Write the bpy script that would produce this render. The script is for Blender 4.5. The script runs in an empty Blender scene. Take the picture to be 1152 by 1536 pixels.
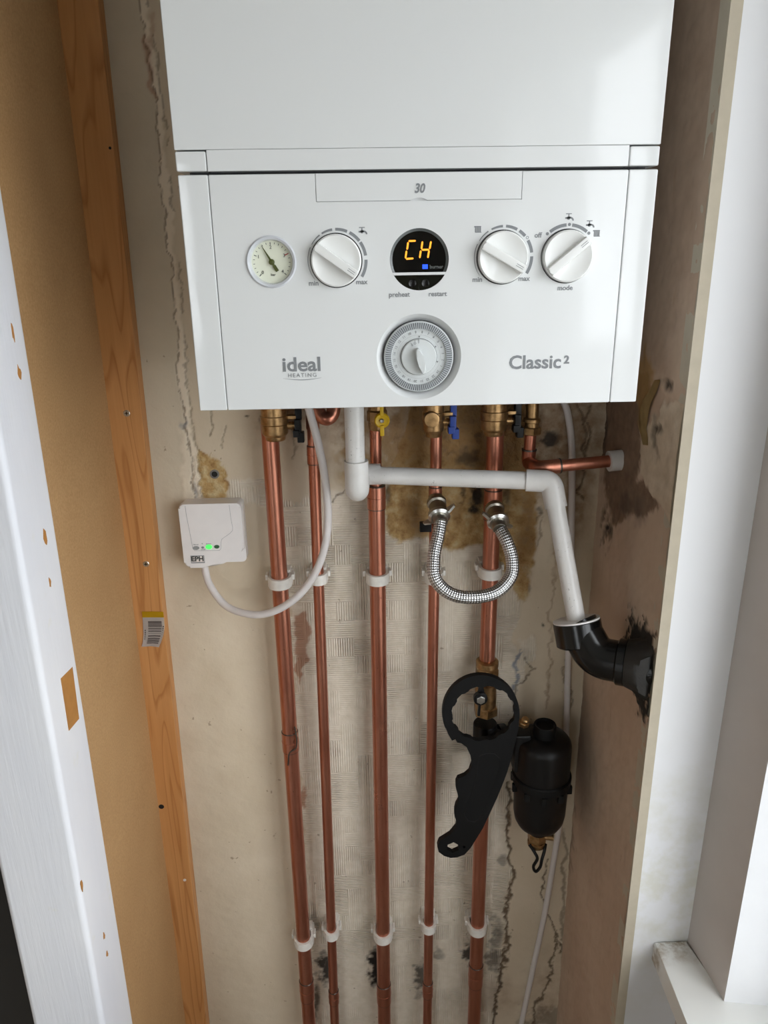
import bpy, bmesh, math, random
import numpy as np
from mathutils import Vector, Matrix
random.seed(7)
rng = np.random.default_rng(11)
PI = math.pi
S = bpy.context.scene
COL = S.collection
Z0 = 1.60                      # height of the boiler's underside above the floor

# ------------------------------------------------------------------ camera
F_PX = 1120.0
PITCH, YAW, ROLL = 0.33305, 0.027787, -0.015567
CAM = Vector((-0.052682, -0.667609, 0.130963 + Z0))
_fw = Vector((math.sin(YAW)*math.cos(PITCH), math.cos(YAW)*math.cos(PITCH), -math.sin(PITCH)))
_r0 = Vector((math.cos(YAW), -math.sin(YAW), 0)); _u0 = _r0.cross(_fw)
_r = math.cos(ROLL)*_r0 + math.sin(ROLL)*_u0
_u = -math.sin(ROLL)*_r0 + math.cos(ROLL)*_u0
cd = bpy.data.cameras.new('camera'); cam = bpy.data.objects.new('camera', cd); COL.objects.link(cam)
cd.sensor_fit = 'VERTICAL'; cd.sensor_height = 36.0; cd.lens = 36.0*F_PX/1536.0
cd.clip_start = 0.02
cam.matrix_world = Matrix(((_r.x, _u.x, -_fw.x, CAM.x), (_r.y, _u.y, -_fw.y, CAM.y), (_r.z, _u.z, -_fw.z, CAM.z), (0, 0, 0, 1)))
S.camera = cam

# ------------------------------------------------------------------ world, windows' daylight, exposure
w = bpy.data.worlds.new('overcast_sky'); S.world = w; w.use_nodes = True
bg = w.node_tree.nodes['Background']
bg.inputs[0].default_value = (0.92, 0.96, 1.0, 1); bg.inputs[1].default_value = 6.0
S.view_settings.view_transform = 'Standard'; S.view_settings.look = 'None'
S.view_settings.gamma = 1.0; S.view_settings.use_curve_mapping = False
S.view_settings.exposure = 0.02
WIN = dict(y0=-1.95, y1=-0.062, z0=Z0-0.712, z1=2.20, x=0.49)       # window in the wall to the right
ADDED_DOOR = dict(x0=-1.45, x1=-0.75, z0=0.06, z1=2.12, y=-2.62)           # unseen glazed door added behind the camera to let in fill light
def portal(name, loc, rot, sx, sy):
    l = bpy.data.lights.new(name, 'AREA'); l.shape = 'RECTANGLE'; l.size = sx; l.size_y = sy
    l.cycles.is_portal = True
    o = bpy.data.objects.new(name, l); COL.objects.link(o); o.location = loc; o.rotation_euler = rot
portal('window_daylight', (WIN['x']+0.06, (WIN['y0']+WIN['y1'])/2, (WIN['z0']+WIN['z1'])/2), (0, PI/2, 0), WIN['z1']-WIN['z0'], WIN['y1']-WIN['y0'])
portal('added_door_daylight', ((ADDED_DOOR['x0']+ADDED_DOOR['x1'])/2, ADDED_DOOR['y']-0.06, (ADDED_DOOR['z0']+ADDED_DOOR['z1'])/2), (PI/2, 0, 0), ADDED_DOOR['x1']-ADDED_DOOR['x0'], ADDED_DOOR['z1']-ADDED_DOOR['z0'])

# ------------------------------------------------------------------ pixel -> place
def ray(px, py): return _fw + _r*((px-576.0)/F_PX) - _u*((py-768.0)/F_PX)
def onY(px, py, Y): d = ray(px, py); return CAM + d*((Y-CAM.y)/d.y)
def onX(px, py, X): d = ray(px, py); return CAM + d*((X-CAM.x)/d.x)
def FX(px, py): p = onY(px, py, 0.0); return p.x, p.z
def proj_np(P):
    d = P - np.array(CAM); r = d @ np.array(_r); u = d @ np.array(_u); f = d @ np.array(_fw)
    return 576 + F_PX*r/f, 768 - F_PX*u/f

YW = 0.289       # back wall
YP = 0.259       # pipe axes
XR = 0.264       # alcove right side
YA = 0.05        # front of the wall beside the alcove

# ------------------------------------------------------------------ materials
def lin(c): return tuple(((v/255)/12.92 if v/255 <= 0.04045 else ((v/255+0.055)/1.055)**2.4) for v in c)
class NT:
    def __init__(s, name):
        s.m = bpy.data.materials.new(name); s.m.use_nodes = True; s.t = s.m.node_tree
        s.b = s.t.nodes['Principled BSDF']
    def n(s, typ, **kw):
        o = s.t.nodes.new(typ)
        for k, v in kw.items(): setattr(o, k, v)
        return o
    def l(s, a, b): s.t.links.new(a, b)
    def math(s, op, a, b=None, c=None):
        o = s.n('ShaderNodeMath', operation=op)
        for i, v in enumerate((a, b, c)):
            if v is None: continue
            if isinstance(v, (int, float)): o.inputs[i].default_value = v
            else: s.l(v, o.inputs[i])
        return o.outputs[0]
    def coord(s, scale=(1, 1, 1), what='Object'):
        tc = s.n('ShaderNodeTexCoord'); mp = s.n('ShaderNodeMapping'); mp.inputs['Scale'].default_value = scale
        s.l(tc.outputs[what], mp.inputs[0]); return mp.outputs[0]
    def noise(s, vec, scale, detail=4, rough=.55, dist=0):
        o = s.n('ShaderNodeTexNoise'); s.l(vec, o.inputs['Vector']); o.inputs['Scale'].default_value = scale
        o.inputs['Detail'].default_value = detail; o.inputs['Roughness'].default_value = rough; o.inputs['Distortion'].default_value = dist
        return o.outputs['Fac']
    def ramp(s, fac, stops):
        o = s.n('ShaderNodeValToRGB'); s.l(fac, o.inputs[0]); e = o.color_ramp.elements
        while len(e) < len(stops): e.new(.5)
        for i, (p, c) in enumerate(stops): e[i].position = p; e[i].color = (*c, 1)
        return o.outputs[0]
    def mix(s, fac, a, b, typ='MIX'):
        o = s.n('ShaderNodeMix', data_type='RGBA', blend_type=typ)
        for i, v in ((0, fac), (6, a), (7, b)):
            if isinstance(v, (int, float)): o.inputs[i].default_value = v
            elif isinstance(v, tuple): o.inputs[i].default_value = (*v, 1)
            else: s.l(v, o.inputs[i])
        return o.outputs[2]
    def bump(s, h, strength=.3, dist=.001, normal=None):
        o = s.n('ShaderNodeBump'); o.inputs['Strength'].default_value = strength; o.inputs['Distance'].default_value = dist
        s.l(h, o.inputs['Height'])
        if normal is not None: s.l(normal, o.inputs['Normal'])
        s.l(o.outputs[0], s.b.inputs['Normal']); return o.outputs[0]
    def attr(s, name):
        o = s.n('ShaderNodeAttribute'); o.attribute_name = name; return o.outputs['Fac']
    def set(s, col=None, rough=None, metal=None, **kw):
        if col is not None:
            if isinstance(col, tuple): s.b.inputs['Base Color'].default_value = (*col, 1)
            else: s.l(col, s.b.inputs['Base Color'])
        if rough is not None:
            if isinstance(rough, (int, float)): s.b.inputs['Roughness'].default_value = rough
            else: s.l(rough, s.b.inputs['Roughness'])
        if metal is not None: s.b.inputs['Metallic'].default_value = metal
        for k, v in kw.items(): s.b.inputs[k].default_value = v
        return s.m
M = {}
def plain(name, rgb, rough=.5, metal=0, var=.06, scale=60, bump=0, **kw):
    t = NT(name); c = lin(rgb); v = t.coord(); n = t.noise(v, scale)
    lo = tuple(x*(1-var) for x in c); hi = tuple(min(1, x*(1+var)) for x in c)
    t.set(t.ramp(n, [(.3, lo), (.7, hi)]), rough, metal, **kw)
    if bump: t.bump(t.noise(v, scale*4), bump, .0005)
    M[name] = t.m
for nm_, sc_, st_ in (('boiler_white', (1, 1, .35), .10), ('boiler_case_white', (1, 1, 1), .05)):
    t = NT(nm_); v = t.coord(); t.set(lin((224, 226, 226)), .08); h = t.math('ADD', t.noise(t.coord(sc_), 16, 2, .5, .6), t.math('MULTIPLY', t.noise(v, 160, 2), .03)); t.bump(h, st_, .004); M[nm_] = t.m
plain('knob_white', (233, 234, 232), .15, var=.01)
plain('dark_chassis', (52, 52, 54), .6)
plain('print_grey', (128, 131, 134), .5, var=.03)
plain('gauge_face', (226, 229, 210), .35, var=.015)
plain('gauge_bezel', (206, 209, 214), .2, var=.02)
plain('needle_green', (70, 76, 22), .4)
plain('print_dark', (60, 62, 60), .5)
plain('print_red', (170, 60, 45), .5)
plain('black_glass', (12, 13, 13), .08, var=.1)
plain('black_button', (16, 18, 12), .14, var=.2, scale=30)
plain('lens_grey', (92, 96, 96), .15)
plain('timer_grey', (208, 212, 212), .35, var=.015)
plain('timer_tappet', (178, 183, 187), .35, var=.03)
plain('timer_shadow', (58, 61, 64), .5)
plain('white_plastic', (226, 222, 220), .3, var=.02)
plain('clip_plastic', (224, 220, 212), .45, var=.06, scale=150)
plain('cable_white', (214, 208, 205), .4, var=.03)
t = NT('pipe_plastic'); v = t.coord(); n = t.noise(v, 40); sc1 = t.noise(v, 190, 3, .7, 1.5); bl = t.noise(v, 22, 2)
k = t.math('MULTIPLY', t.ramp(sc1, [(.64, (0, 0, 0)), (.68, (1, 1, 1))]), t.ramp(bl, [(.5, (0, 0, 0)), (.62, (.8, .8, .8))]))
t.set(t.mix(k, t.ramp(n, [(.3, lin((214, 212, 208))), (.7, lin((224, 222, 219)))]), lin((112, 104, 96))), .3); M['pipe_plastic'] = t.m
plain('black_plastic', (13, 12, 12), .42, var=.25, scale=50, **{'Specular IOR Level': .3})
plain('black_gloss', (12, 12, 12), .2, var=.3, scale=60, **{'Specular IOR Level': .4})
plain('black_matt', (12, 12, 12), .6, var=.12, scale=50, **{'Specular IOR Level': .22})
plain('yellow_handle', (214, 174, 26), .4, var=.05)
plain('blue_handle', (24, 62, 150), .4, var=.05)
plain('steel', (200, 200, 196), .28, 1, var=.05)
plain('nickel', (168, 163, 152), .34, 1, var=.08)
plain('grey_button', (140, 142, 142), .4)
plain('green_button', (52, 92, 58), .35)
plain('label_yellow', (224, 178, 20), .5, var=.02)
plain('label_paper', (222, 214, 208), .6, var=.02)
plain('label_ink', (98, 88, 84), .6, var=.05)
plain('sealant', (24, 20, 15), .55, var=.4, scale=120, bump=.5)
plain('frame_upvc', (235, 236, 238), .25, var=.01)
plain('ceiling_white', (236, 236, 232), .9, var=.01)
plain('room_wall', (196, 184, 166), .85, var=.02)
plain('floor_tile', (150, 138, 122), .5, var=.08, scale=6)
plain('paving', (150, 150, 146), .9, var=.15, scale=3)
plain('gap_dark', (40, 39, 38), .5, var=.1, scale=10)
plain('flake', (176, 148, 100), .75, var=.12, scale=60)
plain('timber_bare', (176, 122, 60), .6, var=.1, scale=90)
plain('hole_dark', (20, 17, 14), .8)
plain('rawl_grey', (116, 112, 106), .6)
def emit(name, rgb, strength):
    t = NT(name); c = lin(rgb); t.set(c, .4); t.b.inputs['Emission Color'].default_value = (*c, 1); t.b.inputs['Emission Strength'].default_value = strength
    M[name] = t.m
emit('led_orange', (255, 158, 40), 1.0); emit('led_blue', (30, 80, 250), 1.0); emit('led_green', (70, 245, 90), 1.0)
# brass
t = NT('brass'); v = t.coord(); n = t.noise(v, 130, 5)
t.set(t.ramp(n, [(.3, lin((138, 108, 72))), (.7, lin((190, 154, 108)))]), t.math('MULTIPLY_ADD', n, .3, .2), .9); t.bump(t.noise(v, 500), .12, .0004); M['brass'] = t.m
# copper
def copper(name, lo, hi, r0):
    t = NT(name); v = t.coord((1, 1, .12)); n = t.noise(v, 90, 5, .6, .4); v2 = t.coord(); n2 = t.noise(v2, 14, 4)
    c = t.mix(n2, t.ramp(n, [(.3, lin(lo)), (.72, lin(hi))]), lin(lo)); sp = t.noise(v2, 260, 2)
    c = t.mix(t.ramp(sp, [(.70, (0, 0, 0)), (.78, (.55, .55, .55))]), c, lin((70, 42, 34)))
    t.set(c, t.math('MULTIPLY_ADD', n2, .22, r0), .88); M[name] = t.m
copper('copper', (172, 108, 86), (216, 156, 132), .2)
copper('copper_dull', (172, 108, 86), (216, 156, 132), .2)
plain('solder', (92, 88, 82), .35, .8, var=.2)
# braided steel hose (UV: u round, v along)
t = NT('braid'); uv = t.n('ShaderNodeTexCoord').outputs['UV']; sp = t.n('ShaderNodeSeparateXYZ'); t.l(uv, sp.inputs[0])
a = t.math('ADD', t.math('MULTIPLY', sp.outputs[0], 9*2*PI), t.math('MULTIPLY', sp.outputs[1], 1000))
b = t.math('SUBTRACT', t.math('MULTIPLY', sp.outputs[0], 9*2*PI), t.math('MULTIPLY', sp.outputs[1], 1000))
h = t.math('MULTIPLY', t.math('SINE', a), t.math('SINE', b)); h2 = t.math('MULTIPLY_ADD', h, .5, .5)
t.set(t.ramp(h2, [(.1, lin((84, 84, 84))), (.42, lin((196, 196, 196))), (1, lin((228, 228, 228)))]), .3, 1); t.bump(h2, .8, .0008); M['braid'] = t.m
# MDF
t = NT('mdf'); v = t.coord(); f = t.noise(v, 420, 3); g = t.noise(v, 7, 3)
c = t.mix(.35, t.ramp(f, [(.3, lin((160, 122, 78))), (.7, lin((188, 150, 104)))]), t.ramp(g, [(.3, lin((166, 126, 80))), (.7, lin((192, 154, 106)))]))
d = t.noise(v, 150, 2); c = t.mix(t.ramp(d, [(.72, (0, 0, 0)), (.8, (.4, .4, .4))]), c, lin((110, 80, 50)))
t.set(c, .75); t.bump(f, .12, .0004); M['mdf'] = t.m
# pine batten: stretched growth rings and a few cathedral bands
t = NT('pine'); v = t.coord((1, 1, .05)); rg = t.noise(t.coord((1, 1, .10)), 22, 1.5, .4, .3); rings = t.math('FRACT', t.math('MULTIPLY', rg, 11))
g = t.noise(t.coord((1, 1, .03)), 300, 3); big = t.noise(t.coord((1, 1, .25)), 9, 3)
c = t.ramp(rings, [(.0, lin((194, 138, 82))), (.7, lin((202, 146, 90))), (.92, lin((164, 106, 54))), (1, lin((192, 136, 80)))])
c = t.mix(.28, c, t.ramp(g, [(.3, lin((172, 116, 64))), (.7, lin((204, 148, 92)))])); c = t.mix(t.ramp(big, [(.45, (0, 0, 0)), (.75, (.45, .45, .45))]), c, lin((178, 114, 56)))
t.set(c, .5); t.bump(g, .1, .0004); M['pine'] = t.m
# brushed white gloss paint on the post
t = NT('post_paint'); v = t.coord((1, 1, .06)); g = t.noise(v, 260, 4); g2 = t.noise(t.coord((1, 1, .3)), 12, 4)
n = t.noise(t.coord(), 34, 5); c = t.ramp(g2, [(.35, lin((226, 228, 234))), (.7, lin((236, 237, 240)))])
c = t.mix(t.ramp(n, [(.66, (0, 0, 0)), (.74, (.3, .3, .3))]), c, lin((226, 224, 206)))
t.set(c, .4); t.bump(g, .35, .0009); M['post_paint'] = t.m
# white paint of the wall by the window, yellowed and mottled low down by the sill
t = NT('white_wall'); v = t.coord(); n = t.noise(v, 26, 6, .62); gr = t.n('ShaderNodeTexGradient'); sp = t.n('ShaderNodeSeparateXYZ'); t.l(t.n('ShaderNodeTexCoord').outputs['Object'], sp.inputs[0])
zz = t.math('ABSOLUTE', t.math('SUBTRACT', sp.outputs[2], Z0-.62)); near = t.math('SUBTRACT', 1.0, t.math('DIVIDE', zz, .24)); near = t.math('MAXIMUM', near, 0)
k = t.math('MULTIPLY', near, t.math('MULTIPLY', t.math('SUBTRACT', n, .42), 5)); k = t.math('MINIMUM', t.math('MAXIMUM', t.math('MULTIPLY', k, .5), 0), .45)
t.set(t.mix(k, lin((231, 232, 234)), lin((205, 202, 176))), .5); t.bump(t.noise(t.coord((1, 1, .25)), 90, 4), .12, .001); M['white_wall'] = t.m
# grubby white sill
t = NT('sill_paint'); v = t.coord(); n = t.noise(v, 60, 6, .65); sp = t.n('ShaderNodeSeparateXYZ'); t.l(t.n('ShaderNodeTexCoord').outputs['Object'], sp.inputs[0])
dd = t.math('MULTIPLY', t.math('SUBTRACT', sp.outputs[1], .012), 22); dd = t.math('MAXIMUM', t.math('MINIMUM', dd, 1), 0)
k = t.math('MULTIPLY', dd, t.math('MAXIMUM', t.math('MULTIPLY', t.math('SUBTRACT', n, .40), 6), 0)); k = t.math('MINIMUM', k, .85)
t.set(t.mix(k, lin((232, 232, 228)), lin((150, 128, 98))), .35); M['sill_paint'] = t.m
# reveal
plain('reveal_paint', (238, 239, 241), .6, var=.01, scale=40, bump=.25)
plain('window_wall_paint', (196, 188, 182), .65, var=.03, scale=14, bump=.1)
plain('board_edge', (186, 176, 156), .7, var=.05, scale=60, bump=.15)
# alcove back wall
t = NT('wall_back_mat'); v = t.coord(); sp = t.n('ShaderNodeSeparateXYZ'); t.l(t.n('ShaderNodeTexCoord').outputs['Object'], sp.inputs[0])
n1 = t.noise(v, 9, 5); n2 = t.noise(v, 70, 5, .6); n3 = t.noise(v, 260, 3)
paint = t.ramp(n1, [(.3, lin((201, 186, 161))), (.7, lin((213, 199, 176)))])
paper = t.ramp(n2, [(.3, lin((208, 197, 177))), (.7, lin((224, 214, 197)))])
ochre = t.ramp(n2, [(.3, lin((140, 104, 58))), (.5, lin((180, 148, 96))), (.68, lin((196, 176, 134)))])
skim = t.ramp(n1, [(.3, lin((196, 184, 162))), (.7, lin((208, 196, 174)))])
c = t.mix(t.attr('skim'), paint, skim); c = t.mix(t.attr('paper'), c, paper); c = t.mix(t.attr('ochre'), c, ochre)
c = t.mix(t.attr('pale'), c, lin((226, 213, 192))); c = t.mix(t.attr('pink'), c, lin((176, 140, 116)))
st = t.math('MULTIPLY', t.attr('stain_shade'), t.ramp(n2, [(.3, (.35, .35, .35)), (.65, (1, 1, 1))])); c = t.mix(st, c, lin((116, 78, 40)))
c = t.mix(t.attr('mold'), c, lin((30, 24, 18))); c = t.mix(t.attr('crack'), c, lin((84, 64, 44))); c = t.mix(t.attr('blue'), c, lin((110, 118, 132)))
fleck = t.ramp(t.noise(v, 85, 2), [(.73, (0, 0, 0)), (.77, (.55, .55, .55))]); c = t.mix(fleck, c, lin((120, 98, 72)))
t.set(c, .8)
# basket-weave emboss: tiles with ribs that turn from tile to tile
BL, PT = .024, .0034
wob = t.math('MULTIPLY', t.math('SUBTRACT', n2, .5), .0005); X = t.math('ADD', sp.outputs[0], wob); Zc = t.math('ADD', sp.outputs[2], wob)
cell = t.n('ShaderNodeCombineXYZ'); t.l(t.math('FLOOR', t.math('DIVIDE', X, BL)), cell.inputs[0]); t.l(t.math('FLOOR', t.math('DIVIDE', Zc, BL*1.2)), cell.inputs[2])
wn = t.n('ShaderNodeTexWhiteNoise'); t.l(cell.outputs[0], wn.inputs['Vector']); par = t.math('GREATER_THAN', wn.outputs['Value'], .52)
sc = t.n('ShaderNodeSeparateColor'); t.l(wn.outputs['Color'], sc.inputs[0]); amp = t.math('MULTIPLY_ADD', sc.outputs[2], .8, .25)
hx = t.math('SINE', t.math('MULTIPLY', X, 2*PI/PT)); hz = t.math('SINE', t.math('MULTIPLY', Zc, 2*PI/PT))
rib = t.math('ADD', t.math('MULTIPLY', hx, par), t.math('MULTIPLY', hz, t.math('SUBTRACT', 1, par)))
rib = t.math('MULTIPLY', t.math('MULTIPLY', rib, amp), t.math('MAXIMUM', t.math('MULTIPLY', t.math('SUBTRACT', n1, .34), 2.6), .15))
rib = t.math('MULTIPLY', rib, t.math('MULTIPLY', t.attr('paper'), t.math('MULTIPLY_ADD', n2, 1.4, 0)))
hh = t.math('ADD', t.math('MULTIPLY', rib, 1.0), t.math('MULTIPLY', t.math('ADD', n2, t.math('MULTIPLY', n3, .5)), t.math('MULTIPLY_ADD', t.attr('ochre'), 1.4, .35)))
t.bump(hh, .9, .0018); M['wall_back_mat'] = t.m
# alcove right side
t = NT('wall_right_mat'); v = t.coord(); n1 = t.noise(v, 8, 5); n2 = t.noise(v, 60, 5, .6); n4 = t.noise(t.coord((1, 1, .3)), 40, 4)
c = t.ramp(n1, [(.3, lin((186, 160, 138))), (.7, lin((198, 176, 154)))]); c = t.mix(t.attr('pale'), c, t.ramp(n2, [(.3, lin((190, 172, 148))), (.7, lin((212, 196, 174)))]))
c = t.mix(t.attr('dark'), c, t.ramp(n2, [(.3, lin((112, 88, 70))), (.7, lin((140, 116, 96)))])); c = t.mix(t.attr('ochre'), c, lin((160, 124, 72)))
c = t.mix(t.attr('grey'), c, lin((70, 62, 54))); c = t.mix(t.attr('mold'), c, lin((26, 21, 16)))
fl = t.ramp(n4, [(.66, (0, 0, 0)), (.72, (.35, .35, .35))]); c = t.mix(fl, c, lin((150, 122, 98)))
t.set(c, .8); t.bump(t.math('ADD', n2, t.math('MULTIPLY', t.attr('dark'), n4)), .4, .0012); M['wall_right_mat'] = t.m
# window glass: clear pane that lets daylight straight through, with a faint sheen
t = NT('window_glass'); tr = t.n('ShaderNodeBsdfTransparent'); gl = t.n('ShaderNodeBsdfGlossy'); gl.inputs['Roughness'].default_value = .02
mx = t.n('ShaderNodeMixShader'); mx.inputs[0].default_value = .05; t.l(tr.outputs[0], mx.inputs[1]); t.l(gl.outputs[0], mx.inputs[2]); t.l(mx.outputs[0], t.n('ShaderNodeOutputMaterial').inputs[0])
for o_ in list(t.t.nodes):
    if o_.type == 'OUTPUT_MATERIAL' and not o_.inputs[0].is_linked: t.t.nodes.remove(o_)
t.t.nodes.remove(t.b) if t.b.name in t.t.nodes else None
for o_ in list(t.t.nodes):
    if o_.type == 'OUTPUT_MATERIAL' and not o_.inputs[0].is_linked: t.t.nodes.remove(o_)
M['window_glass'] = t.m

t = NT('net'); tr = t.n('ShaderNodeBsdfTransparent'); tl = t.n('ShaderNodeBsdfTranslucent'); df = t.n('ShaderNodeBsdfDiffuse')
tl.inputs[0].default_value = (.86, .86, .85, 1); df.inputs[0].default_value = (.86, .86, .85, 1)
m1 = t.n('ShaderNodeMixShader'); m1.inputs[0].default_value = .45; t.l(tl.outputs[0], m1.inputs[1]); t.l(df.outputs[0], m1.inputs[2]); m2 = t.n('ShaderNodeMixShader'); m2.inputs[0].default_value = .62; t.l(tr.outputs[0], m2.inputs[1]); t.l(m1.outputs[0], m2.inputs[2])
t.l(m2.outputs[0], [o_ for o_ in t.t.nodes if o_.type == 'OUTPUT_MATERIAL'][0].inputs[0]); t.t.nodes.remove(t.b); M['net'] = t.m

# ------------------------------------------------------------------ mesh helpers
def link(name, me, mat, parent=None, smooth=True, ang=35):
    if mat: me.materials.append(M[mat] if isinstance(mat, str) else mat)
    if smooth:
        me.polygons.foreach_set('use_smooth', [True]*len(me.polygons)); me.set_sharp_from_angle(angle=math.radians(ang))
    o = bpy.data.objects.new(name, me); COL.objects.link(o)
    if smooth: wn_ = o.modifiers.new('weighted_normal', 'WEIGHTED_NORMAL'); wn_.keep_sharp = True
    if parent is not None:
        o.parent = parent; o.matrix_parent_inverse = Matrix.Translation(parent.location).inverted() if parent.type == 'EMPTY' else Matrix.Identity(4)
    return o
def obj(name, bm, mat, parent=None, smooth=True, ang=35):
    bmesh.ops.recalc_face_normals(bm, faces=bm.faces)
    me = bpy.data.meshes.new(name); bm.to_mesh(me); bm.free(); return link(name, me, mat, parent, smooth, ang)
def tag(o, label, cat, group=None):
    o['label'] = label; o['category'] = cat
    if group: o['group'] = group
    return o
def thing(name, loc, label, cat, group=None):
    o = bpy.data.objects.new(name, None); COL.objects.link(o); o.location = loc; o.empty_display_size = .02
    return tag(o, label, cat, group)
def struct(o): o['kind'] = 'structure'; return o
def box(x0, x1, y0, y1, z0, z1, bev=0, seg=2, bm=None):
    bm = bm or bmesh.new()
    r = bmesh.ops.create_cube(bm, size=1)
    vs = r['verts']
    bmesh.ops.scale(bm, verts=vs, vec=(x1-x0, y1-y0, z1-z0)); bmesh.ops.translate(bm, verts=vs, vec=((x0+x1)/2, (y0+y1)/2, (z0+z1)/2))
    if bev:
        es = list({e for v_ in vs for e in v_.link_edges}); bmesh.ops.bevel(bm, geom=es, offset=bev, segments=seg, profile=.5, affect='EDGES')
    return bm
def prism(pts, origin, ux, uy, depth, bm=None, bev=0):
    """closed outline pts (a,b) on plane origin + a*ux + b*uy, given thickness depth along ux x uy"""
    bm = bm or bmesh.new(); ux = Vector(ux); uy = Vector(uy); n = ux.cross(uy).normalized(); O = Vector(origin)
    lo = [bm.verts.new(O+ux*a+uy*b) for a, b in pts]; hi = [bm.verts.new(O+ux*a+uy*b+n*depth) for a, b in pts]
    k = len(pts); f1 = bm.faces.new(lo[::-1]); f2 = bm.faces.new(hi)
    for i in range(k): bm.faces.new((lo[i], lo[(i+1) % k], hi[(i+1) % k], hi[i]))
    if bev: bmesh.ops.bevel(bm, geom=list(f2.edges), offset=bev, segments=2, profile=.5, affect='EDGES')
    return bm
def frame_of(axis):
    a = Vector(axis).normalized(); h = Vector((0, 0, 1)) if abs(a.z) < .9 else Vector((0, 1, 0)); x = a.cross(h).normalized(); return x, a.cross(x).normalized(), a
def lathe(prof, origin, axis, seg=40, bm=None, phase=0):
    """prof: list of (radius, distance along axis)"""
    bm = bm or bmesh.new(); x, y, a = frame_of(axis); O = Vector(origin); rings = []
    for r, d in prof:
        if r < 1e-7: rings.append([bm.verts.new(O+a*d)])
        else: rings.append([bm.verts.new(O+a*d+x*(r*math.cos(2*PI*i/seg+phase))+y*(r*math.sin(2*PI*i/seg+phase))) for i in range(seg)])
    for A, B in zip(rings, rings[1:]):
        if len(A) == 1 and len(B) == 1: continue
        for i in range(seg):
            j = (i+1) % seg
            if len(A) == 1: bm.faces.new((A[0], B[i], B[j]))
            elif len(B) == 1: bm.faces.new((A[i], A[j], B[0]))
            else: bm.faces.new((A[i], A[j], B[j], B[i]))
    if len(rings[0]) > 1: bm.faces.new(rings[0])
    if len(rings[-1]) > 1: bm.faces.new(rings[-1])
    return bm
def hexnut(origin, axis, r, h, bm=None, phase=PI/6):
    return lathe([(r*.9, 0), (r, h*.12), (r, h*.88), (r*.9, h)], origin, axis, 6, bm, phase)
def cyl(p, q, r, seg=28, bm=None, ch=0):
    d = (Vector(q)-Vector(p)); L = d.length
    pr = [(r, 0), (r, L)] if not ch else [(r-ch, 0), (r, ch), (r, L-ch), (r-ch, L)]
    return lathe(pr, p, d, seg, bm)
def fillet(pts, rad, n=8):
    pts = [Vector(p) for p in pts]; out = [pts[0]]
    for i in range(1, len(pts)-1):
        a, b, c = pts[i-1], pts[i], pts[i+1]; r = rad[i] if isinstance(rad, (list, tuple)) else rad
        d1 = (a-b).normalized(); d2 = (c-b).normalized(); ang = d1.angle(d2); t_ = min(r/math.tan(ang/2), (a-b).length*.49, (c-b).length*.49)
        s_, e_ = b+d1*t_, b+d2*t_
        for k in range(n+1):
            u_ = k/n; out.append((1-u_)**2*s_+2*u_*(1-u_)*b+u_**2*e_)
    out.append(pts[-1]); return out
def spline(pts, n=10):
    P = [Vector(p) for p in pts]; P = [P[0]*2-P[1]]+P+[P[-1]*2-P[-2]]; out = []
    for i in range(1, len(P)-2):
        for k in range(n):
            u_ = k/n; a, b, c, d = P[i-1], P[i], P[i+1], P[i+2]
            out.append(.5*((2*b)+(c-a)*u_+(2*a-5*b+4*c-d)*u_*u_+(3*b-a-3*c+d)*u_**3))
    out.append(P[-2]); return out
def tube(path, r, seg=20, bm=None, uv=False, caps=True):
    bm = bm or bmesh.new(); P = [Vector(p) for p in path]; n = len(P); rings = []; L = 0; Ls = []
    T = [(P[min(i+1, n-1)]-P[max(i-1, 0)]).normalized() for i in range(n)]; x, y, a = frame_of(T[0])
    for i in range(n):
        if i: L += (P[i]-P[i-1]).length; x = (x-T[i]*x.dot(T[i])).normalized()
        y = T[i].cross(x); rr = r[i] if isinstance(r, (list, tuple)) else r
        rings.append([bm.verts.new(P[i]+x*(rr*math.cos(2*PI*k/seg))+y*(rr*math.sin(2*PI*k/seg))) for k in range(seg)]); Ls.append(L)
    lay = bm.loops.layers.uv.new('UVMap') if uv else None
    for i in range(n-1):
        for k in range(seg):
            j = (k+1) % seg; f = bm.faces.new((rings[i][k], rings[i][j], rings[i+1][j], rings[i+1][k]))
            if uv:
                for lp, (uu, vv) in zip(f.loops, ((k/seg, Ls[i]), ((k+1)/seg, Ls[i]), ((k+1)/seg, Ls[i+1]), (k/seg, Ls[i+1]))): lp[lay].uv = (uu, vv)
    if caps: bm.faces.new(rings[0][::-1]); bm.faces.new(rings[-1])
    return bm
def boolean_cut(name, bm, cutters, mat, parent=None, ang=30):
    bmesh.ops.recalc_face_normals(bm, faces=bm.faces)
    me = bpy.data.meshes.new(name); bm.to_mesh(me); bm.free(); o = bpy.data.objects.new('tmp', me); COL.objects.link(o); tmp = []
    for cb in cutters:
        bmesh.ops.recalc_face_normals(cb, faces=cb.faces); cm = bpy.data.meshes.new('cut'); cb.to_mesh(cm); cb.free(); co = bpy.data.objects.new('cut', cm); COL.objects.link(co); tmp.append(co)
        md = o.modifiers.new('b', 'BOOLEAN'); md.operation = 'DIFFERENCE'; md.solver = 'EXACT'; md.object = co
    dg = bpy.context.evaluated_depsgraph_get(); out = bpy.data.meshes.new_from_object(o.evaluated_get(dg)); out.name = name
    for c_ in tmp: bpy.data.objects.remove(c_)
    bpy.data.objects.remove(o); out.materials.clear()
    return link(name, out, mat, parent, True, ang)
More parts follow.
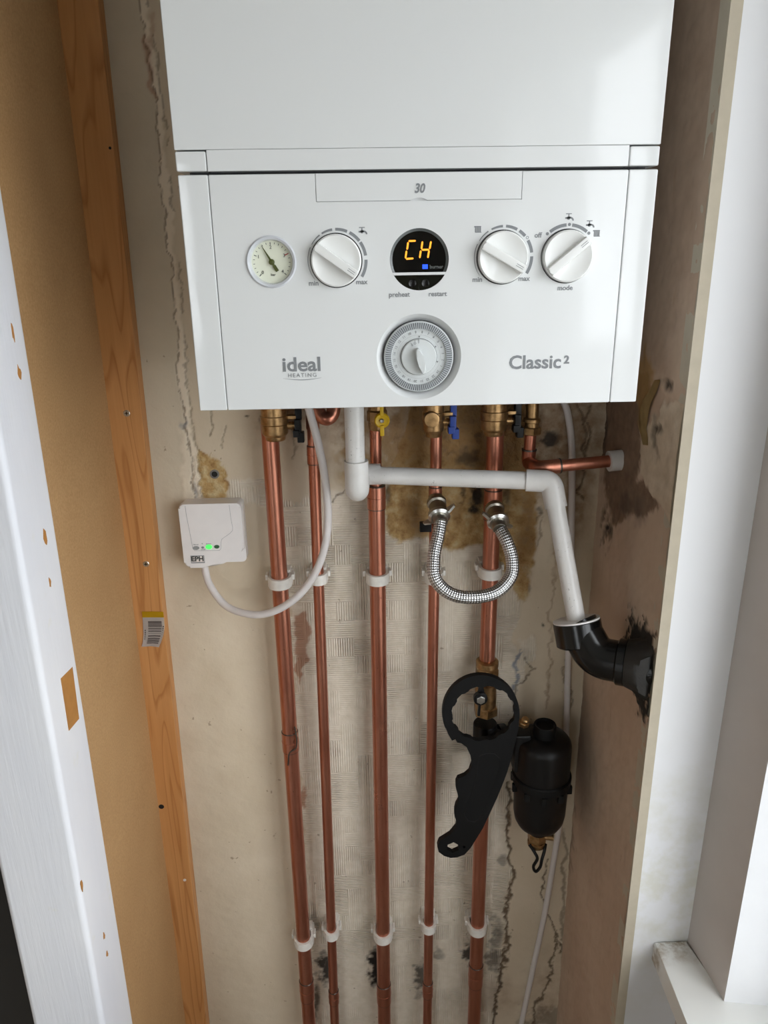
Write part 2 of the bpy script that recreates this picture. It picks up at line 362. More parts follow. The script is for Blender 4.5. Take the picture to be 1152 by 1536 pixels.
def text(name, s, size, cx, cz, y, mat, parent, bold=0.0, shear=0, rot=0, align='CENTER', spacing=1.0, depth=.0002, xscale=1.0, plane=None, width=None):
    cu = bpy.data.curves.new('txt', 'FONT'); cu.body = s; cu.size = size; cu.align_x = align; cu.align_y = 'CENTER'; cu.offset = bold; cu.shear = shear
    cu.space_character = spacing; cu.extrude = depth; cu.resolution_u = 3
    to = bpy.data.objects.new('txt', cu); COL.objects.link(to); dg = bpy.context.evaluated_depsgraph_get()
    me = bpy.data.meshes.new_from_object(to.evaluated_get(dg)); bpy.data.objects.remove(to); bpy.data.curves.remove(cu); me.name = name
    if width:
        xx = [v_.co.x for v_ in me.vertices]; xscale = width/(max(xx)-min(xx))
    if plane is None:
        me.transform(Matrix.Translation((cx, y, cz)) @ Matrix.Rotation(-rot, 4, 'Y') @ Matrix.Rotation(PI/2, 4, 'X') @ Matrix.Diagonal((xscale, 1, 1, 1)))
    else: me.transform(plane @ Matrix.Diagonal((xscale, 1, 1, 1)))
    me.materials.clear(); return link(name, me, mat, parent, False)
def arc_pts(r0, r1a, r1b, a0, a1, n=14):
    A = [math.radians(a0+(a1-a0)*i/n) for i in range(n+1)]
    return [(r0*math.cos(a), r0*math.sin(a)) for a in A] + [((r1a+(r1b-r1a)*(n-i)/n)*math.cos(A[n-i]), (r1a+(r1b-r1a)*(n-i)/n)*math.sin(A[n-i])) for i in range(n+1)]
def front(pts, cx, cz, y, depth, bm=None, bev=0):
    """outline in (x,z) facing the room (-Y); front face at y-depth"""
    return prism(pts, (cx, y, cz), (1, 0, 0), (0, 0, 1), depth, bm, bev)

# ------------------------------------------------------------------ room shell
struct(obj('floor', box(-2.2, .75, -2.75, .5, -.1, 0), 'floor_tile'))
struct(obj('ceiling', box(-2.2, .75, -2.75, .5, 2.5, 2.6), 'ceiling_white'))
struct(obj('wall_side', box(-2.2, -2.05, -2.75, .5, 0, 2.5), 'room_wall'))
struct(obj('wall_corner', box(-2.05, -.49, .42, .5, 0, 2.5), 'room_wall'))
# wall behind the camera, built round the added glazed door
wr = struct(obj('wall_rear', box(-2.05, ADDED_DOOR['x0'], -2.75, -2.6, 0, 2.5), 'room_wall'))
bm = box(ADDED_DOOR['x1'], .75, -2.75, -2.6, 0, 2.5); box(ADDED_DOOR['x0'], ADDED_DOOR['x1'], -2.75, -2.6, ADDED_DOOR['z1'], 2.5, bm=bm); box(ADDED_DOOR['x0'], ADDED_DOOR['x1'], -2.75, -2.6, 0, ADDED_DOOR['z0'], bm=bm)
obj('wall_pier', bm, 'room_wall', wr)
d = struct(obj('added_door_1', box(ADDED_DOOR['x0'], ADDED_DOOR['x0']+.06, -2.70, -2.64, ADDED_DOOR['z0'], ADDED_DOOR['z1'], .004), 'frame_upvc'))
bm = box(ADDED_DOOR['x1']-.06, ADDED_DOOR['x1'], -2.70, -2.64, ADDED_DOOR['z0'], ADDED_DOOR['z1'], .004); xm = (ADDED_DOOR['x0']+ADDED_DOOR['x1'])/2
box(xm-.05, xm+.05, -2.70, -2.64, ADDED_DOOR['z0'], ADDED_DOOR['z1'], .004, bm=bm); box(ADDED_DOOR['x0'], ADDED_DOOR['x1'], -2.699, -2.641, ADDED_DOOR['z0'], ADDED_DOOR['z0']+.08, .004, bm=bm); box(ADDED_DOOR['x0'], ADDED_DOOR['x1'], -2.699, -2.641, ADDED_DOOR['z1']-.07, ADDED_DOOR['z1'], .004, bm=bm)
obj('added_door_frame', bm, 'frame_upvc', d)
for xa, xb in ((ADDED_DOOR['x0']+.06, xm-.05), (xm+.05, ADDED_DOOR['x1']-.06)): obj('pane', box(xa, xb, -2.674, -2.666, ADDED_DOOR['z0']+.08, ADDED_DOOR['z1']-.07), 'window_glass', d)
# wall with the window (its room face, the reveal, the parts above, below and beyond)
XB = .356
wl = struct(obj('wall_window', prism([(.349, YA+.02), (XB+.003, -.034), (.62, -.075), (.62, .2), (.349, .2)], (0, 0, 0), (1, 0, 0), (0, 1, 0), 2.5), 'window_wall_paint', None, False))
bm = box(XB, .62, -2.6, WIN['y0'], 0, 2.5); box(XB+.001, .62, WIN['y0'], -.05, 0, WIN['z0']-.02, bm=bm); box(XB+.001, .62, WIN['y0'], -.05, WIN['z1'], 2.5, bm=bm)
obj('wall_pier', bm, 'room_wall', wl)
obj('reveal', prism([(XB+.0026, -.0345), (.62, -.0758), (.62, -.0738), (XB+.0034, -.0325)], (0, 0, WIN['z0']), (1, 0, 0), (0, 1, 0), WIN['z1']-WIN['z0']), 'reveal_paint', wl, False)
wn = struct(obj('window_1', box(.46, .52, -.13, -.066, WIN['z0'], WIN['z1'], .004), 'frame_upvc'))
bm = box(.46, .52, WIN['y0'], WIN['y0']+.06, WIN['z0'], WIN['z1'], .004); box(.461, .519, WIN['y0'], -.066, WIN['z0'], WIN['z0']+.06, .004, bm=bm)
box(.461, .519, WIN['y0'], -.066, WIN['z1']-.06, WIN['z1'], .004, bm=bm); box(.461, .519, -.74, -.66, WIN['z0'], WIN['z1'], .004, bm=bm); box(.461, .519, -1.36, -1.28, WIN['z0'], WIN['z1'], .004, bm=bm)
obj('window_frame', bm, 'frame_upvc', wn)
for ya, yb in ((WIN['y0']+.06, -1.36), (-1.28, -.74), (-.66, -.13)): obj('pane', box(.488, .492, ya, yb, WIN['z0']+.06, WIN['z1']-.06), 'window_glass', wn)
zs = Z0-.712
bm = bmesh.new()
prism([(.307, YA), (.303, -.10), (.303, WIN['y0']-.03), (XB, WIN['y0']-.03), (XB, WIN['y0']), (.47, WIN['y0']), (.47, -.052), (XB+.003, -.0335), (.351, YA)], (0, 0, zs-.03), (1, 0, 0), (0, 1, 0), .03, bm, .004)
o = obj('window_sill', bm, 'sill_paint', wn); o['label'] = 'grubby white painted sill board'
# unseen net curtain added to streak the reflections on the boiler, with its rail
ct = thing('added_net_curtain', (.415, -1.4, WIN['z0']), 'added unseen white net curtain for streaked reflections on the boiler', 'curtain')
bm = bmesh.new(); rows = []
for j in range(13):
    zz = WIN['z0']+.012+(WIN['z1']-.03-WIN['z0'])*j/12; rows.append([bm.verts.new((.415+(.016-.006*j/12)*math.sin(i*.78+.5*math.sin(i*.21)+.25*math.sin(j*.5)), -1.93+.95*i/150+.006*math.sin(j*.6+i*.1), zz)) for i in range(151)])
for A, B in zip(rows, rows[1:]):
    for i in range(150): bm.faces.new((A[i], A[i+1], B[i+1], B[i]))
obj('net', bm, 'net', ct)
obj('rail', cyl((.415, WIN['y0']+.002, WIN['z1']-.012), (.415, -.085, WIN['z1']-.012), .006, 16), 'frame_upvc', ct)
# wall beside the alcove (faces the room)
wa = struct(obj('wall_front', prism([(.2715, YA), (.36, YA), (.36, .2), (.2715, .2)], (0, 0, 0), (1, 0, 0), (0, 1, 0), 2.5), 'white_wall', None, False))
for v_ in wa.data.vertices:      # the edge is not quite plumb
    if v_.co.x < .3 and v_.co.y < .1: v_.co.x = .270 if v_.co.z > 1 else .284
struct(obj('trim_2', prism([(XR-.001, YA-.001), (.2725, YA-.001), (.2725, .07), (XR-.001, .07)], (0, 0, 0), (1, 0, 0), (0, 1, 0), 2.5, bev=0), 'board_edge', None, False))
tr2 = bpy.data.objects['trim_2']
for v_ in tr2.data.vertices:
    top = v_.co.z > 1
    if v_.co.x > .268: v_.co.x = .2705 if top else .2845
    else: v_.co.x = .2603 if top else .2715

# ------------------------------------------------------------------ weathered alcove walls (fine grids; wear and painted shade masks are vertex attributes)
def vnoise(x, y, s, seed):
    g = np.random.default_rng(seed).random((257, 257)); xs = x/s; ys = y/s; xi = np.floor(xs).astype(int); yi = np.floor(ys).astype(int)
    fx = xs-xi; fy = ys-yi; fx = fx*fx*(3-2*fx); fy = fy*fy*(3-2*fy); a = lambda i, j: g[(xi+i) % 257, (yi+j) % 257]
    return (a(0, 0)*(1-fx)+a(1, 0)*fx)*(1-fy)+(a(0, 1)*(1-fx)+a(1, 1)*fx)*fy
def fbm(x, y, s, seed, n=4): return sum(vnoise(x, y, s/2**i, seed+i)*.5**i for i in range(n))/sum(.5**i for i in range(n))-.5
def seg_dist(U, V, pts, closed=False):
    d = np.full(U.shape, 1e9); P = pts+[pts[0]] if closed else pts
    for (x0, y0), (x1, y1) in zip(P, P[1:]):
        dx, dy = x1-x0, y1-y0; q = np.clip(((U-x0)*dx+(V-y0)*dy)/(dx*dx+dy*dy+1e-9), 0, 1); d = np.minimum(d, np.hypot(U-x0-q*dx, V-y0-q*dy))
    return d
def poly(U, V, pts, soft=1.5):
    ins = np.zeros(U.shape, bool); n = len(pts)
    for i in range(n):
        (x0, y0), (x1, y1) = pts[i], pts[(i+1) % n]
        if y0 == y1: continue
        c = ((y0 > V) != (y1 > V)) & (U < (x1-x0)*(V-y0)/(y1-y0)+x0); ins ^= c
    d = seg_dist(U, V, pts, True)*np.where(ins, 1, -1); return np.clip(d/(2*soft)+.5, 0, 1)
def blob(U, V, cx, cy, rx, ry, N, amt=.8): return np.clip((1.15-np.hypot((U-cx)/rx, (V-cy)/ry)+N*amt*2)*1.0, 0, 1)
def line(U, V, pts, wd): return np.clip(1.4-seg_dist(U, V, pts)/wd, 0, 1)
def grid_wall(name, P3, nu, nv, masks, disp, normal, mat):
    D = sum(m*k for m, k in disp); P = P3+D.reshape(-1, 1)*np.array(normal)
    me = bpy.data.meshes.new(name); me.vertices.add(nu*nv); me.vertices.foreach_set('co', P.astype(np.float32).ravel())
    i = np.arange(nu*nv).reshape(nv, nu); q = np.stack([i[:-1, :-1], i[:-1, 1:], i[1:, 1:], i[1:, :-1]], -1).reshape(-1, 4)
    me.loops.add(q.size); me.loops.foreach_set('vertex_index', q.ravel().astype(np.int32)); me.polygons.add(len(q))
    me.polygons.foreach_set('loop_start', np.arange(0, q.size, 4, dtype=np.int32)); me.polygons.foreach_set('use_smooth', np.ones(len(q), bool)); me.update(calc_edges=True)
    for k, m in masks.items():
        at = me.attributes.new(k, 'FLOAT', 'POINT'); at.data.foreach_set('value', m.astype(np.float32).ravel())
    me.materials.append(M[mat]); o = bpy.data.objects.new(name, me); COL.objects.link(o); return struct(o)
xs = np.arange(-.375, .2745, .0018); zs_ = np.arange(.0005, 2.4995, .0021)
XX, ZZ = np.meshgrid(xs, zs_); P3 = np.stack([XX.ravel(), np.full(XX.size, YW), ZZ.ravel()], 1); U0, V0 = proj_np(P3); U0 = U0.reshape(XX.shape); V0 = V0.reshape(XX.shape)
nA = fbm(XX+3, ZZ, .02, 1); nB = fbm(XX+3, ZZ, .006, 9); nC = fbm(XX+3, ZZ, .05, 17)
U = U0+nA*16+nB*7; V = V0+fbm(XX+7, ZZ, .02, 33)*16+fbm(XX+5, ZZ, .006, 41)*7
paper_poly = [(345, 722), (398, 718), (406, 752), (440, 758), (470, 745), (520, 735), (545, 745), (560, 770), (580, 800), (600, 818), (615, 806), (640, 802), (665, 822), (690, 828), (715, 820), (735, 820), (770, 880), (782, 905), (775, 935), (768, 955), (775, 975), (790, 985), (785, 1010), (776, 1040), (770, 1100), (765, 1180), (760, 1260), (768, 1310), (757, 1360), (755, 1420), (752, 1470), (744, 1536), (700, 2600), (540, 2600), (462, 1400), (450, 1200), (440, 1000), (428, 850), (415, 765), (348, 752)]
paper = poly(U, V, paper_poly)
paper = np.maximum(paper, poly(U, V, [(780, 955), (802, 950), (800, 985), (790, 1000), (780, 990)]))
ochre = np.maximum(poly(U, V, [(290, 676), (302, 680), (320, 686), (336, 700), (344, 722), (341, 745), (330, 757), (315, 753), (299, 742), (291, 725)]),
                   poly(U, V, [(578, 765), (588, 700), (606, 650), (625, 560), (800, 560), (806, 650), (806, 720), (803, 800), (798, 860), (792, 892), (783, 905), (770, 880), (735, 820), (715, 820), (690, 828), (665, 822), (640, 802), (615, 806), (600, 818), (585, 805)], 2.5))
ochre = np.maximum(ochre, .75*np.clip((fbm(XX, ZZ, .022, 77)+.0)*9, 0, 1)*poly(U0, V0, [(480, 560), (610, 560), (605, 740), (560, 745), (510, 720)], 10))
crackL = [(207, -60), (213, 0), (219, 60), (226, 100), (231, 150), (238, 200), (244, 260), (250, 330), (256, 400), (263, 480), (270, 560), (277, 640), (284, 690), (292, 745)]
skim = poly(U, V, [(-400, -300)]+[(190, -300)]+crackL+[(292, 900), (290, 1700), (-400, 1700)], 2.5)*np.where(V0 < 790, 1, np.clip(1-(V0-790)/80, 0, 1))
pale = np.clip(poly(U, V, crackL+[(x+9+4*math.sin(i*2.1), y) for i, (x, y) in reversed(list(enumerate(crackL)))], 1.5), 0, 1)
pale = np.maximum(pale, .6*poly(U, V, [(270, 640), (284, 660), (290, 690), (292, 750), (275, 748), (272, 690)], 3))
pink = np.maximum(poly(U, V, [(440, 925), (456, 915), (464, 940), (460, 980), (456, 1010), (448, 1030), (443, 980)]), poly(U, V, [(452, 1180), (462, 1190), (458, 1210), (450, 1205)]))
pink = np.maximum(pink, .5*line(U, V, [(232, 20), (226, 70)], 3)); pink = np.maximum(pink, .8*line(U, V, [(218, 60), (226, 100), (223, 130), (230, 150)], 4))
crack = .65*line(U, V, crackL, 1.3); crack = np.maximum(crack, .5*line(U, V, [(x+11, y) for x, y in crackL], 1.3)*(fbm(XX, ZZ, .03, 5) > -.03))
for pts, wd, k in (([(786, 985), (800, 1002), (776, 1030), (770, 1100)], 1.5, .7), ([(766, 1180), (762, 1250), (770, 1318), (758, 1372), (760, 1420), (750, 1470), (742, 1536)], 2.6, .9),
                   ([(823, 1290), (812, 1330), (820, 1372), (838, 1405), (842, 1430)], 1.6, .85), ([(836, 1400), (828, 1460), (800, 1510), (806, 1560)], 1.8, .85), ([(860, 605), (884, 640), (878, 700), (868, 740)], 2, .8), ([(884, 610), (874, 660), (880, 690)], 2, .8),
                   ([(848, 950), (850, 1000), (856, 1030)], 1.5, .7), ([(845, 1000), (858, 1060)], 1.3, .6), ([(440, 640), (446, 668), (436, 690)], 1.5, .5), ([(500, 755), (512, 742), (522, 735)], 1.4, .7),
                   ([(864, 735), (878, 745)], 2.4, .8), ([(322, 605), (316, 640), (312, 655)], 1.5, .6), ([(340, 640), (334, 670)], 1.3, .5), ([(800, 780), (812, 770), (806, 820)], 1.4, .5), ([(848, 1250), (846, 1350), (848, 1430), (842, 1536)], 3, .55)):
    crack = np.maximum(crack, k*line(U, V, pts, wd))
stain_shade = .8*blob(U, V, 560, 668, 45, 40, nC)*.8; stain_shade = np.maximum(stain_shade, .8*poly(U0, V0, [(380, 560), (920, 560), (915, 690), (800, 740), (600, 700), (400, 640)], 40))
stain_shade = np.maximum(stain_shade, .75*blob(U, V, 790, 790, 16, 100, nC)); stain_shade = np.maximum(stain_shade, .8*blob(U, V, 625, 775, 26, 35, nC, 1.2)); stain_shade = np.maximum(stain_shade, .55*line(U, V, [(834, 790), (830, 850), (825, 930), (822, 1060)], 2.2))
stain_shade = np.maximum(stain_shade, .85*blob(U, V, 850, 670, 60, 110, nC)); stain_shade = np.maximum(stain_shade, .7*blob(U, V, 455, 660, 20, 45, nC, 1.2)); stain_shade = np.maximum(stain_shade, .45*blob(U, V, 815, 1470, 50, 70, nC, 1.2)); stain_shade = np.maximum(stain_shade, .4*blob(U, V, 750, 1500, 40, 60, nC, 1.3))
stain_shade = np.maximum(stain_shade, .35*blob(U, V, 390, 655, 22, 30, nC)); stain_shade = np.maximum(stain_shade, .5*np.clip(fbm(XX, ZZ, .03, 88)*6-.6, 0, 1)*poly(U0, V0, [(400, 600), (900, 600), (900, 860), (560, 860), (400, 720)], 30))
stain_shade = np.maximum(stain_shade, .7*poly(U, V, [(805, 590), (920, 590), (905, 700), (885, 780), (850, 820), (815, 760)], 14))  # right side below the boiler: brown stain and painted shade share this mask
mold = np.zeros(XX.shape)
for cx, cy, rx, ry, k in ((489, 1452, 17, 22, .95), (566, 1450, 13, 30, 1), (633, 1465, 12, 28, .8), (658, 1432, 10, 12, .5), (706, 1428, 9, 16, .9), (738, 1440, 16, 20, .7), (745, 1400, 10, 25, .6), (474, 1500, 6, 30, .8), (472, 1380, 6, 20, .4), (716, 745, 11, 32, .95), (700, 690, 24, 16, .7), (758, 740, 9, 30, .6), (397, 632, 14, 16, .6), (827, 655, 15, 12, .9), (582, 742, 6, 20, .6), (693, 742, 5, 16, .7),
                          (660, 650, 10, 10, .35), (717, 655, 8, 10, .5), (810, 770, 5, 5, .6), (812, 937, 3, 3, .9), (368, 628, 3, 3, .9), (795, 880, 4, 5, .4), (830, 1530, 40, 25, .5), (755, 1290, 8, 8, .5)):
    mold = np.maximum(mold, k*np.clip(1.5*blob(U, V, cx, cy, rx, ry, nB+nA, .45), 0, 1))
blue = .8*line(U, V, [(778, 975), (773, 1000), (772, 1040)], 3)*(nB > -.12); blue = np.maximum(blue, .6*blob(U, V, 294, 735, 5, 14, nB)); blue = np.maximum(blue, .6*blob(U, V, 277, 635, 4, 8, nB))
wb = grid_wall('wall_back', P3, len(xs), len(zs_), dict(paper=paper, ochre=ochre, skim=skim, pale=pale, pink=pink, stain_shade=stain_shade, mold=mold, crack=crack, blue=blue),
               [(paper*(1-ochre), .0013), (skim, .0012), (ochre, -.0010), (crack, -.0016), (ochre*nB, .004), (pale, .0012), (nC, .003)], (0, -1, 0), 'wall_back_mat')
obj('wall_base', box(-.49, .36, YW+.008, YW+.12, 0, 2.5), 'room_wall', wb)
ys = np.arange(YA+.001, YW+.006, .0019); zr = np.arange(.0005, 2.4995, .0023)
YY, ZZ = np.meshgrid(ys, zr); XXr = .2603+(.2715-.2603)*(Z0+.9-ZZ)/2.5
P3 = np.stack([XXr.ravel(), YY.ravel(), ZZ.ravel()], 1); U0, V0 = proj_np(P3); U0 = U0.reshape(YY.shape); V0 = V0.reshape(YY.shape)
nA = fbm(YY+3, ZZ, .02, 101); nB = fbm(YY+3, ZZ, .006, 109); U = U0+nA*12+nB*6; V = V0+fbm(YY+7, ZZ, .02, 133)*22+fbm(YY+5, ZZ, .006, 141)*10
rdark_shade = poly(U, V, [(895, 560), (975, 560), (962, 640), (958, 690), (955, 722), (974, 735), (985, 760), (972, 775), (945, 770), (925, 790), (915, 770), (908, 720), (895, 640)], 2)
rdark_shade = np.maximum(rdark_shade, .5*poly(U, V, [(895, -100), (1100, -100), (1060, 250), (1000, 560), (890, 580)], 20))  # boiler's shade on the upper side wall, painted into this mask
rpale = poly(U, V, [(965, 640), (1010, 600), (1040, 620), (1030, 700), (1012, 800), (1000, 770), (980, 745), (958, 715)], 2)
rochre = .8*poly(U, V, [(965, 520), (985, 560), (975, 600), (962, 640), (950, 600), (955, 560)], 3)
rmold = np.maximum(blob(U, V, 911, 793, 8, 26, nB+nA, .6), .9*blob(U, V, 1003, 575, 10, 14, nB, .6)); rmold = np.maximum(rmold, .9*blob(U, V, 990, 645, 7, 14, nB, .6))
rmold = np.maximum(rmold, .7*blob(U, V, 905, 640, 5, 60, nB+nA)); rmold = np.maximum(rmold, .6*blob(U, V, 985, 655, 6, 30, nB))
splat = poly(U+nB*20, V+nB*30, [(948, 905), (955, 938), (972, 930), (982, 955), (985, 1000), (979, 1050), (972, 1085), (962, 1072), (955, 1050), (940, 1022), (935, 990), (945, 960)], 2)
rmold = np.maximum(rmold, splat)
rgrey_shadow = .55*np.clip(1.1-np.hypot((U0-874)/13, (V0-1110)/120), 0, 1); rgrey_shadow = np.maximum(rgrey_shadow, .35*line(U, V, [(866, 880), (862, 1000), (856, 1300)], 4)); rgrey_shadow = np.maximum(rgrey_shadow, .5*blob(U, V, 945, 760, 28, 26, nA, 1))  # first oval paints the filter's cast shadow on the side wall
wrt = grid_wall('wall_right', P3, len(ys), len(zr), dict(dark=rdark_shade, pale=rpale, ochre=rochre, mold=rmold, grey=rgrey_shadow), [(rpale, .0014), (rdark_shade, -.0006), (rmold-splat, -.003), (splat, .002), (nA, .003)], (-1, 0, 0), 'wall_right_mat')
obj('wall_base', box(.285, .345, .06, .2895, 0, 2.5), 'room_wall', wrt)
# curled flake of paint on the alcove side
def flake():
    bm = bmesh.new(); rows = []
    pts = [(993, 570, 3), (985, 585, 8), (974, 602, 12), (969, 622, 14), (968, 640, 12), (972, 655, 8), (975, 667, 2)]
    for px, py, wd in pts:
        a = onX(px, py, .2655); k = wd/1150; rows.append([bm.verts.new(a+Vector((-.001-.006*math.sin(PI*u_)-.002*u_, -k*(u_-.5)*2.2, 0))) for u_ in (0, .25, .5, .75, 1)])
    for A, B in zip(rows, rows[1:]):
        for i in range(4): bm.faces.new((A[i], A[i+1], B[i+1], B[i]))
    r = bmesh.ops.solidify(bm, geom=list(bm.faces), thickness=.0008); return bm
o = obj('paint_flake', flake(), 'flake', wrt); o['label'] = 'curled peeling flake of old paint'
# plugged screw hole in the ochre plaster
c = onY(322, 711, YW); bm = lathe([(.0062, 0), (.0062, .0012), (.0040, .0015), (.0040, .0002)], (c.x, YW-.0002, c.z), (0, -1, 0), 20); h_ = obj('wall_plug', bm, 'rawl_grey', wb)
obj('screw_hole', lathe([(.0041, 0), (.0041, .0004)], (c.x, YW-.0006, c.z), (0, -1, 0), 18), 'hole_dark', wb)

# ------------------------------------------------------------------ left side: MDF, batten, post
def lean(o, k, zc=Z0-.42):
    for v_ in o.data.vertices: v_.co.x += k*(v_.co.z-zc)
o = struct(obj('wall_left', box(-.392, -.3735, .058, YW+.01, 0, 2.5), 'mdf')); lean(o, .0106)
bt = thing('timber_batten', (-.355, .279, 0), 'orange pine batten with a barcode sticker fixed upright against the fibreboard', 'batten')
o = obj('batten_body', box(-.3785, -.3335, .268, YW, 0.001, 2.499, .0015), 'pine', bt); lean(o, .016, Z0-.35)
def on_batten(px, py, off=0): return onY(px, py, .268-off)
for px, py in ((190, 620), (219, 846)):
    c = on_batten(px, py); sc = obj('screw', lathe([(.0042, 0), (.0042, .0004), (.0036, .0009), (0, .0007)], (c.x, .2682, c.z), (0, -1, 0), 16), 'steel', bt)
    bm = box(c.x-.0022, c.x+.0022, .2668, .2674, c.z-.0004, c.z+.0004); box(c.x-.0004, c.x+.0004, .2668, .2674, c.z-.0022, c.z+.0022, bm=bm); obj('cross_slot', bm, 'hole_dark', sc)
for px, py, s_ in ((242, 1210, .0042), (277, 1320, .0025), (165, 222, .0016)):
    c = on_batten(px, py); obj('knot', lathe([(s_, 0), (s_*.9, .0006), (0, .0004)], (c.x, .268, c.z), (0, -1, 0), 10), 'hole_dark' if s_ != .0025 else 'label_paper', bt)
# barcode sticker, corners lifting
def sticker(rows, mat, name, parent, off, thick=.0002):
    bm = bmesh.new(); R_ = []
    for (xa, xb, y_, lift) in rows:
        ln = []
        for i in range(7):
            u_ = i/6; c = on_batten(xa+(xb-xa)*u_, y_+(1-u_)*0, off); ln.append(bm.verts.new(c+Vector((0, -lift*abs(u_-.5)*2*(.6+.4*u_), 0))))
        R_.append(ln)
    for A, B in zip(R_, R_[1:]):
        for i in range(6): bm.faces.new((A[i], A[i+1], B[i+1], B[i]))
    bmesh.ops.solidify(bm, geom=list(bm.faces), thickness=thick); return obj(name, bm, mat, parent)
def sx(x, y): return 200+x/16.457, 900+y/16.457
rows = [(sx(212, 0)[0], sx(740, 0)[0], sx(0, 285)[1], .0006), (sx(228, 0)[0], sx(757, 0)[0], sx(0, 430)[1], .0002), (sx(240, 0)[0], sx(775, 0)[0], sx(0, 650)[1], .0002), (sx(252, 0)[0], sx(750, 0)[0], sx(0, 850)[1], .001), (sx(238, 0)[0], sx(690, 0)[0], sx(0, 1030)[1], .002), (sx(210, 0)[0], sx(645, 0)[0], sx(0, 1140)[1], .003)]
lb = sticker(rows, 'label_paper', 'barcode_label', bt, .0004); lb['label'] = 'white paper sticker with yellow top and barcode'
sticker(rows[:2], 'label_yellow', 'yellow_band', lb, .0007)
def srow(y):
    for (a0, b0, y0, l0), (a1, b1, y1, l1) in zip(rows, rows[1:]):
        yy = sx(0, y)[1]
        if y0 <= yy <= y1: k = (yy-y0)/(y1-y0); return a0+(a1-a0)*k, b0+(b1-b0)*k, yy, l0+(l1-l0)*k
    return rows[-1]
for ya, yb in ((525, 548), (556, 580), (595, 612), (622, 640), (650, 668), (698, 722), (755, 775), (785, 790), (825, 832), (872, 898), (932, 955), (968, 982), (994, 1020), (1030, 1036), (1046, 1066)):
    A = srow(ya); B = srow(yb); f = lambda R: (R[0]+(R[1]-R[0])*.24, R[0]+(R[1]-R[0])*.87, R[2], R[3]*.7)
    sticker([f(A), f(B)], 'label_ink', 'bar', lb, .0008, .0001)
for k, yv in enumerate((640, 690, 735, 790, 840, 890, 940)):
    A = srow(yv); B = srow(yv+32); f = lambda R, a=.91, b=.965: (R[0]+(R[1]-R[0])*a, R[0]+(R[1]-R[0])*b, R[2], R[3]*.85); sticker([f(A), f(B)], 'label_ink', 'digit_mark', lb, .0008, .0001)
    if k > 1: sticker([f(A, .07, .12), f(B, .07, .12)], 'label_ink', 'small_print', lb, .0008, .0001)
# post (old door frame)
ps = struct(obj('trim_1', box(-.4545, -.3715, -.022, .0605, 0, 2.5, .0065, 3), 'post_paint')); lean(ps, .0106)
ps['label'] = 'white painted door frame post with a bare hinge recess'
q = [onX(a, b, -.3715+.0106*.09) for a, b in ((90, 1018), (108, 1000), (118, 1078), (103, 1096))]
bm = bmesh.new(); lo = [bm.verts.new(p) for p in q]; hi = [bm.verts.new(p+Vector((.0006, 0, 0))) for p in q]; bm.faces.new(lo); bm.faces.new(hi[::-1])
for i in range(4): bm.faces.new((lo[i], lo[(i+1) % 4], hi[(i+1) % 4], hi[i]))
o = obj('hinge_recess', bm, 'timber_bare', ps, False); o['label'] = 'bare wood hinge recess'
def chip(px, py, w_, h_, mat='timber_bare'):
    c = onX(px, py, -.372); 
    c.x = -.3715+.0106*(c.z-(Z0-.42))
    pts = [(w_*math.cos(a)*random.uniform(.45, 1.1), h_*math.sin(a)*random.uniform(.45, 1.1)) for a in np.linspace(0, 2*PI, 11)[:-1]]
    obj('paint_chip', prism(pts, (c.x-.0003, c.y, c.z), (0, 1, 0), (0, 0, 1), .0007), mat, ps, False)
for a in ((9, 497, .003, .010), (20, 560, .004, .009), (62, 806, .004, .010), (70, 874, .0025, .006), (158, 1403, .003, .006), (163, 1430, .003, .006), (123, 1327, .004, .010)): chip(*a)
# dark cupboard added in place of the dark gap beyond the post
cb = thing('added_cupboard', (-.62, .1, 0), 'added dark cupboard standing in for the dark gap beyond the white post', 'cupboard')
obj('cupboard_body', box(-.78, -.47, .075, .41, .0, 2.1, .003), 'gap_dark', cb)
obj('cupboard_door', box(-.778, -.472, .055, .073, .1, 2.095, .003), 'gap_dark', cb)
# paving outside
struct(obj('ground', box(-14, 14, -16, 12, -.35, -.2), 'paving'))

# ------------------------------------------------------------------ boiler
BO = thing('boiler', (0, .145, Z0), 'white wall-hung gas boiler with control dials and an orange digital display', 'boiler')
HP = .1938                                     # height of the lower control panel
SL, SR = -.1732, .1728                         # seams of the end flaps
def Z(z): return Z0+z
o = obj('inner_chassis', box(-.190, .190, .012, .2885, Z(.003), Z(.69)), 'dark_chassis', BO)
obj('upper_case', box(-.1985, .1972, 0, .2885, Z(.2121), Z(.70), .0010, 2), 'boiler_case_white', BO)
obj('trim_band', box(SL+.0002, SR-.0012, 0.0001, .030, Z(.1962), Z(.21205), .0005), 'boiler_white', BO)
for xa, xb in ((-.1983, SL-.0003), (SR-.0007, .1970)): obj('band_end', box(xa, xb, -.0001, .2885, Z(.1962), Z(.2112), .0014), 'boiler_white', BO)
for xa, xb in ((-.1978, SL-.0001), (SR+.0001, .1972)): obj('side_flap', box(xa, xb, 0, .2885, Z(0), Z(HP), .0013), 'boiler_white', BO)
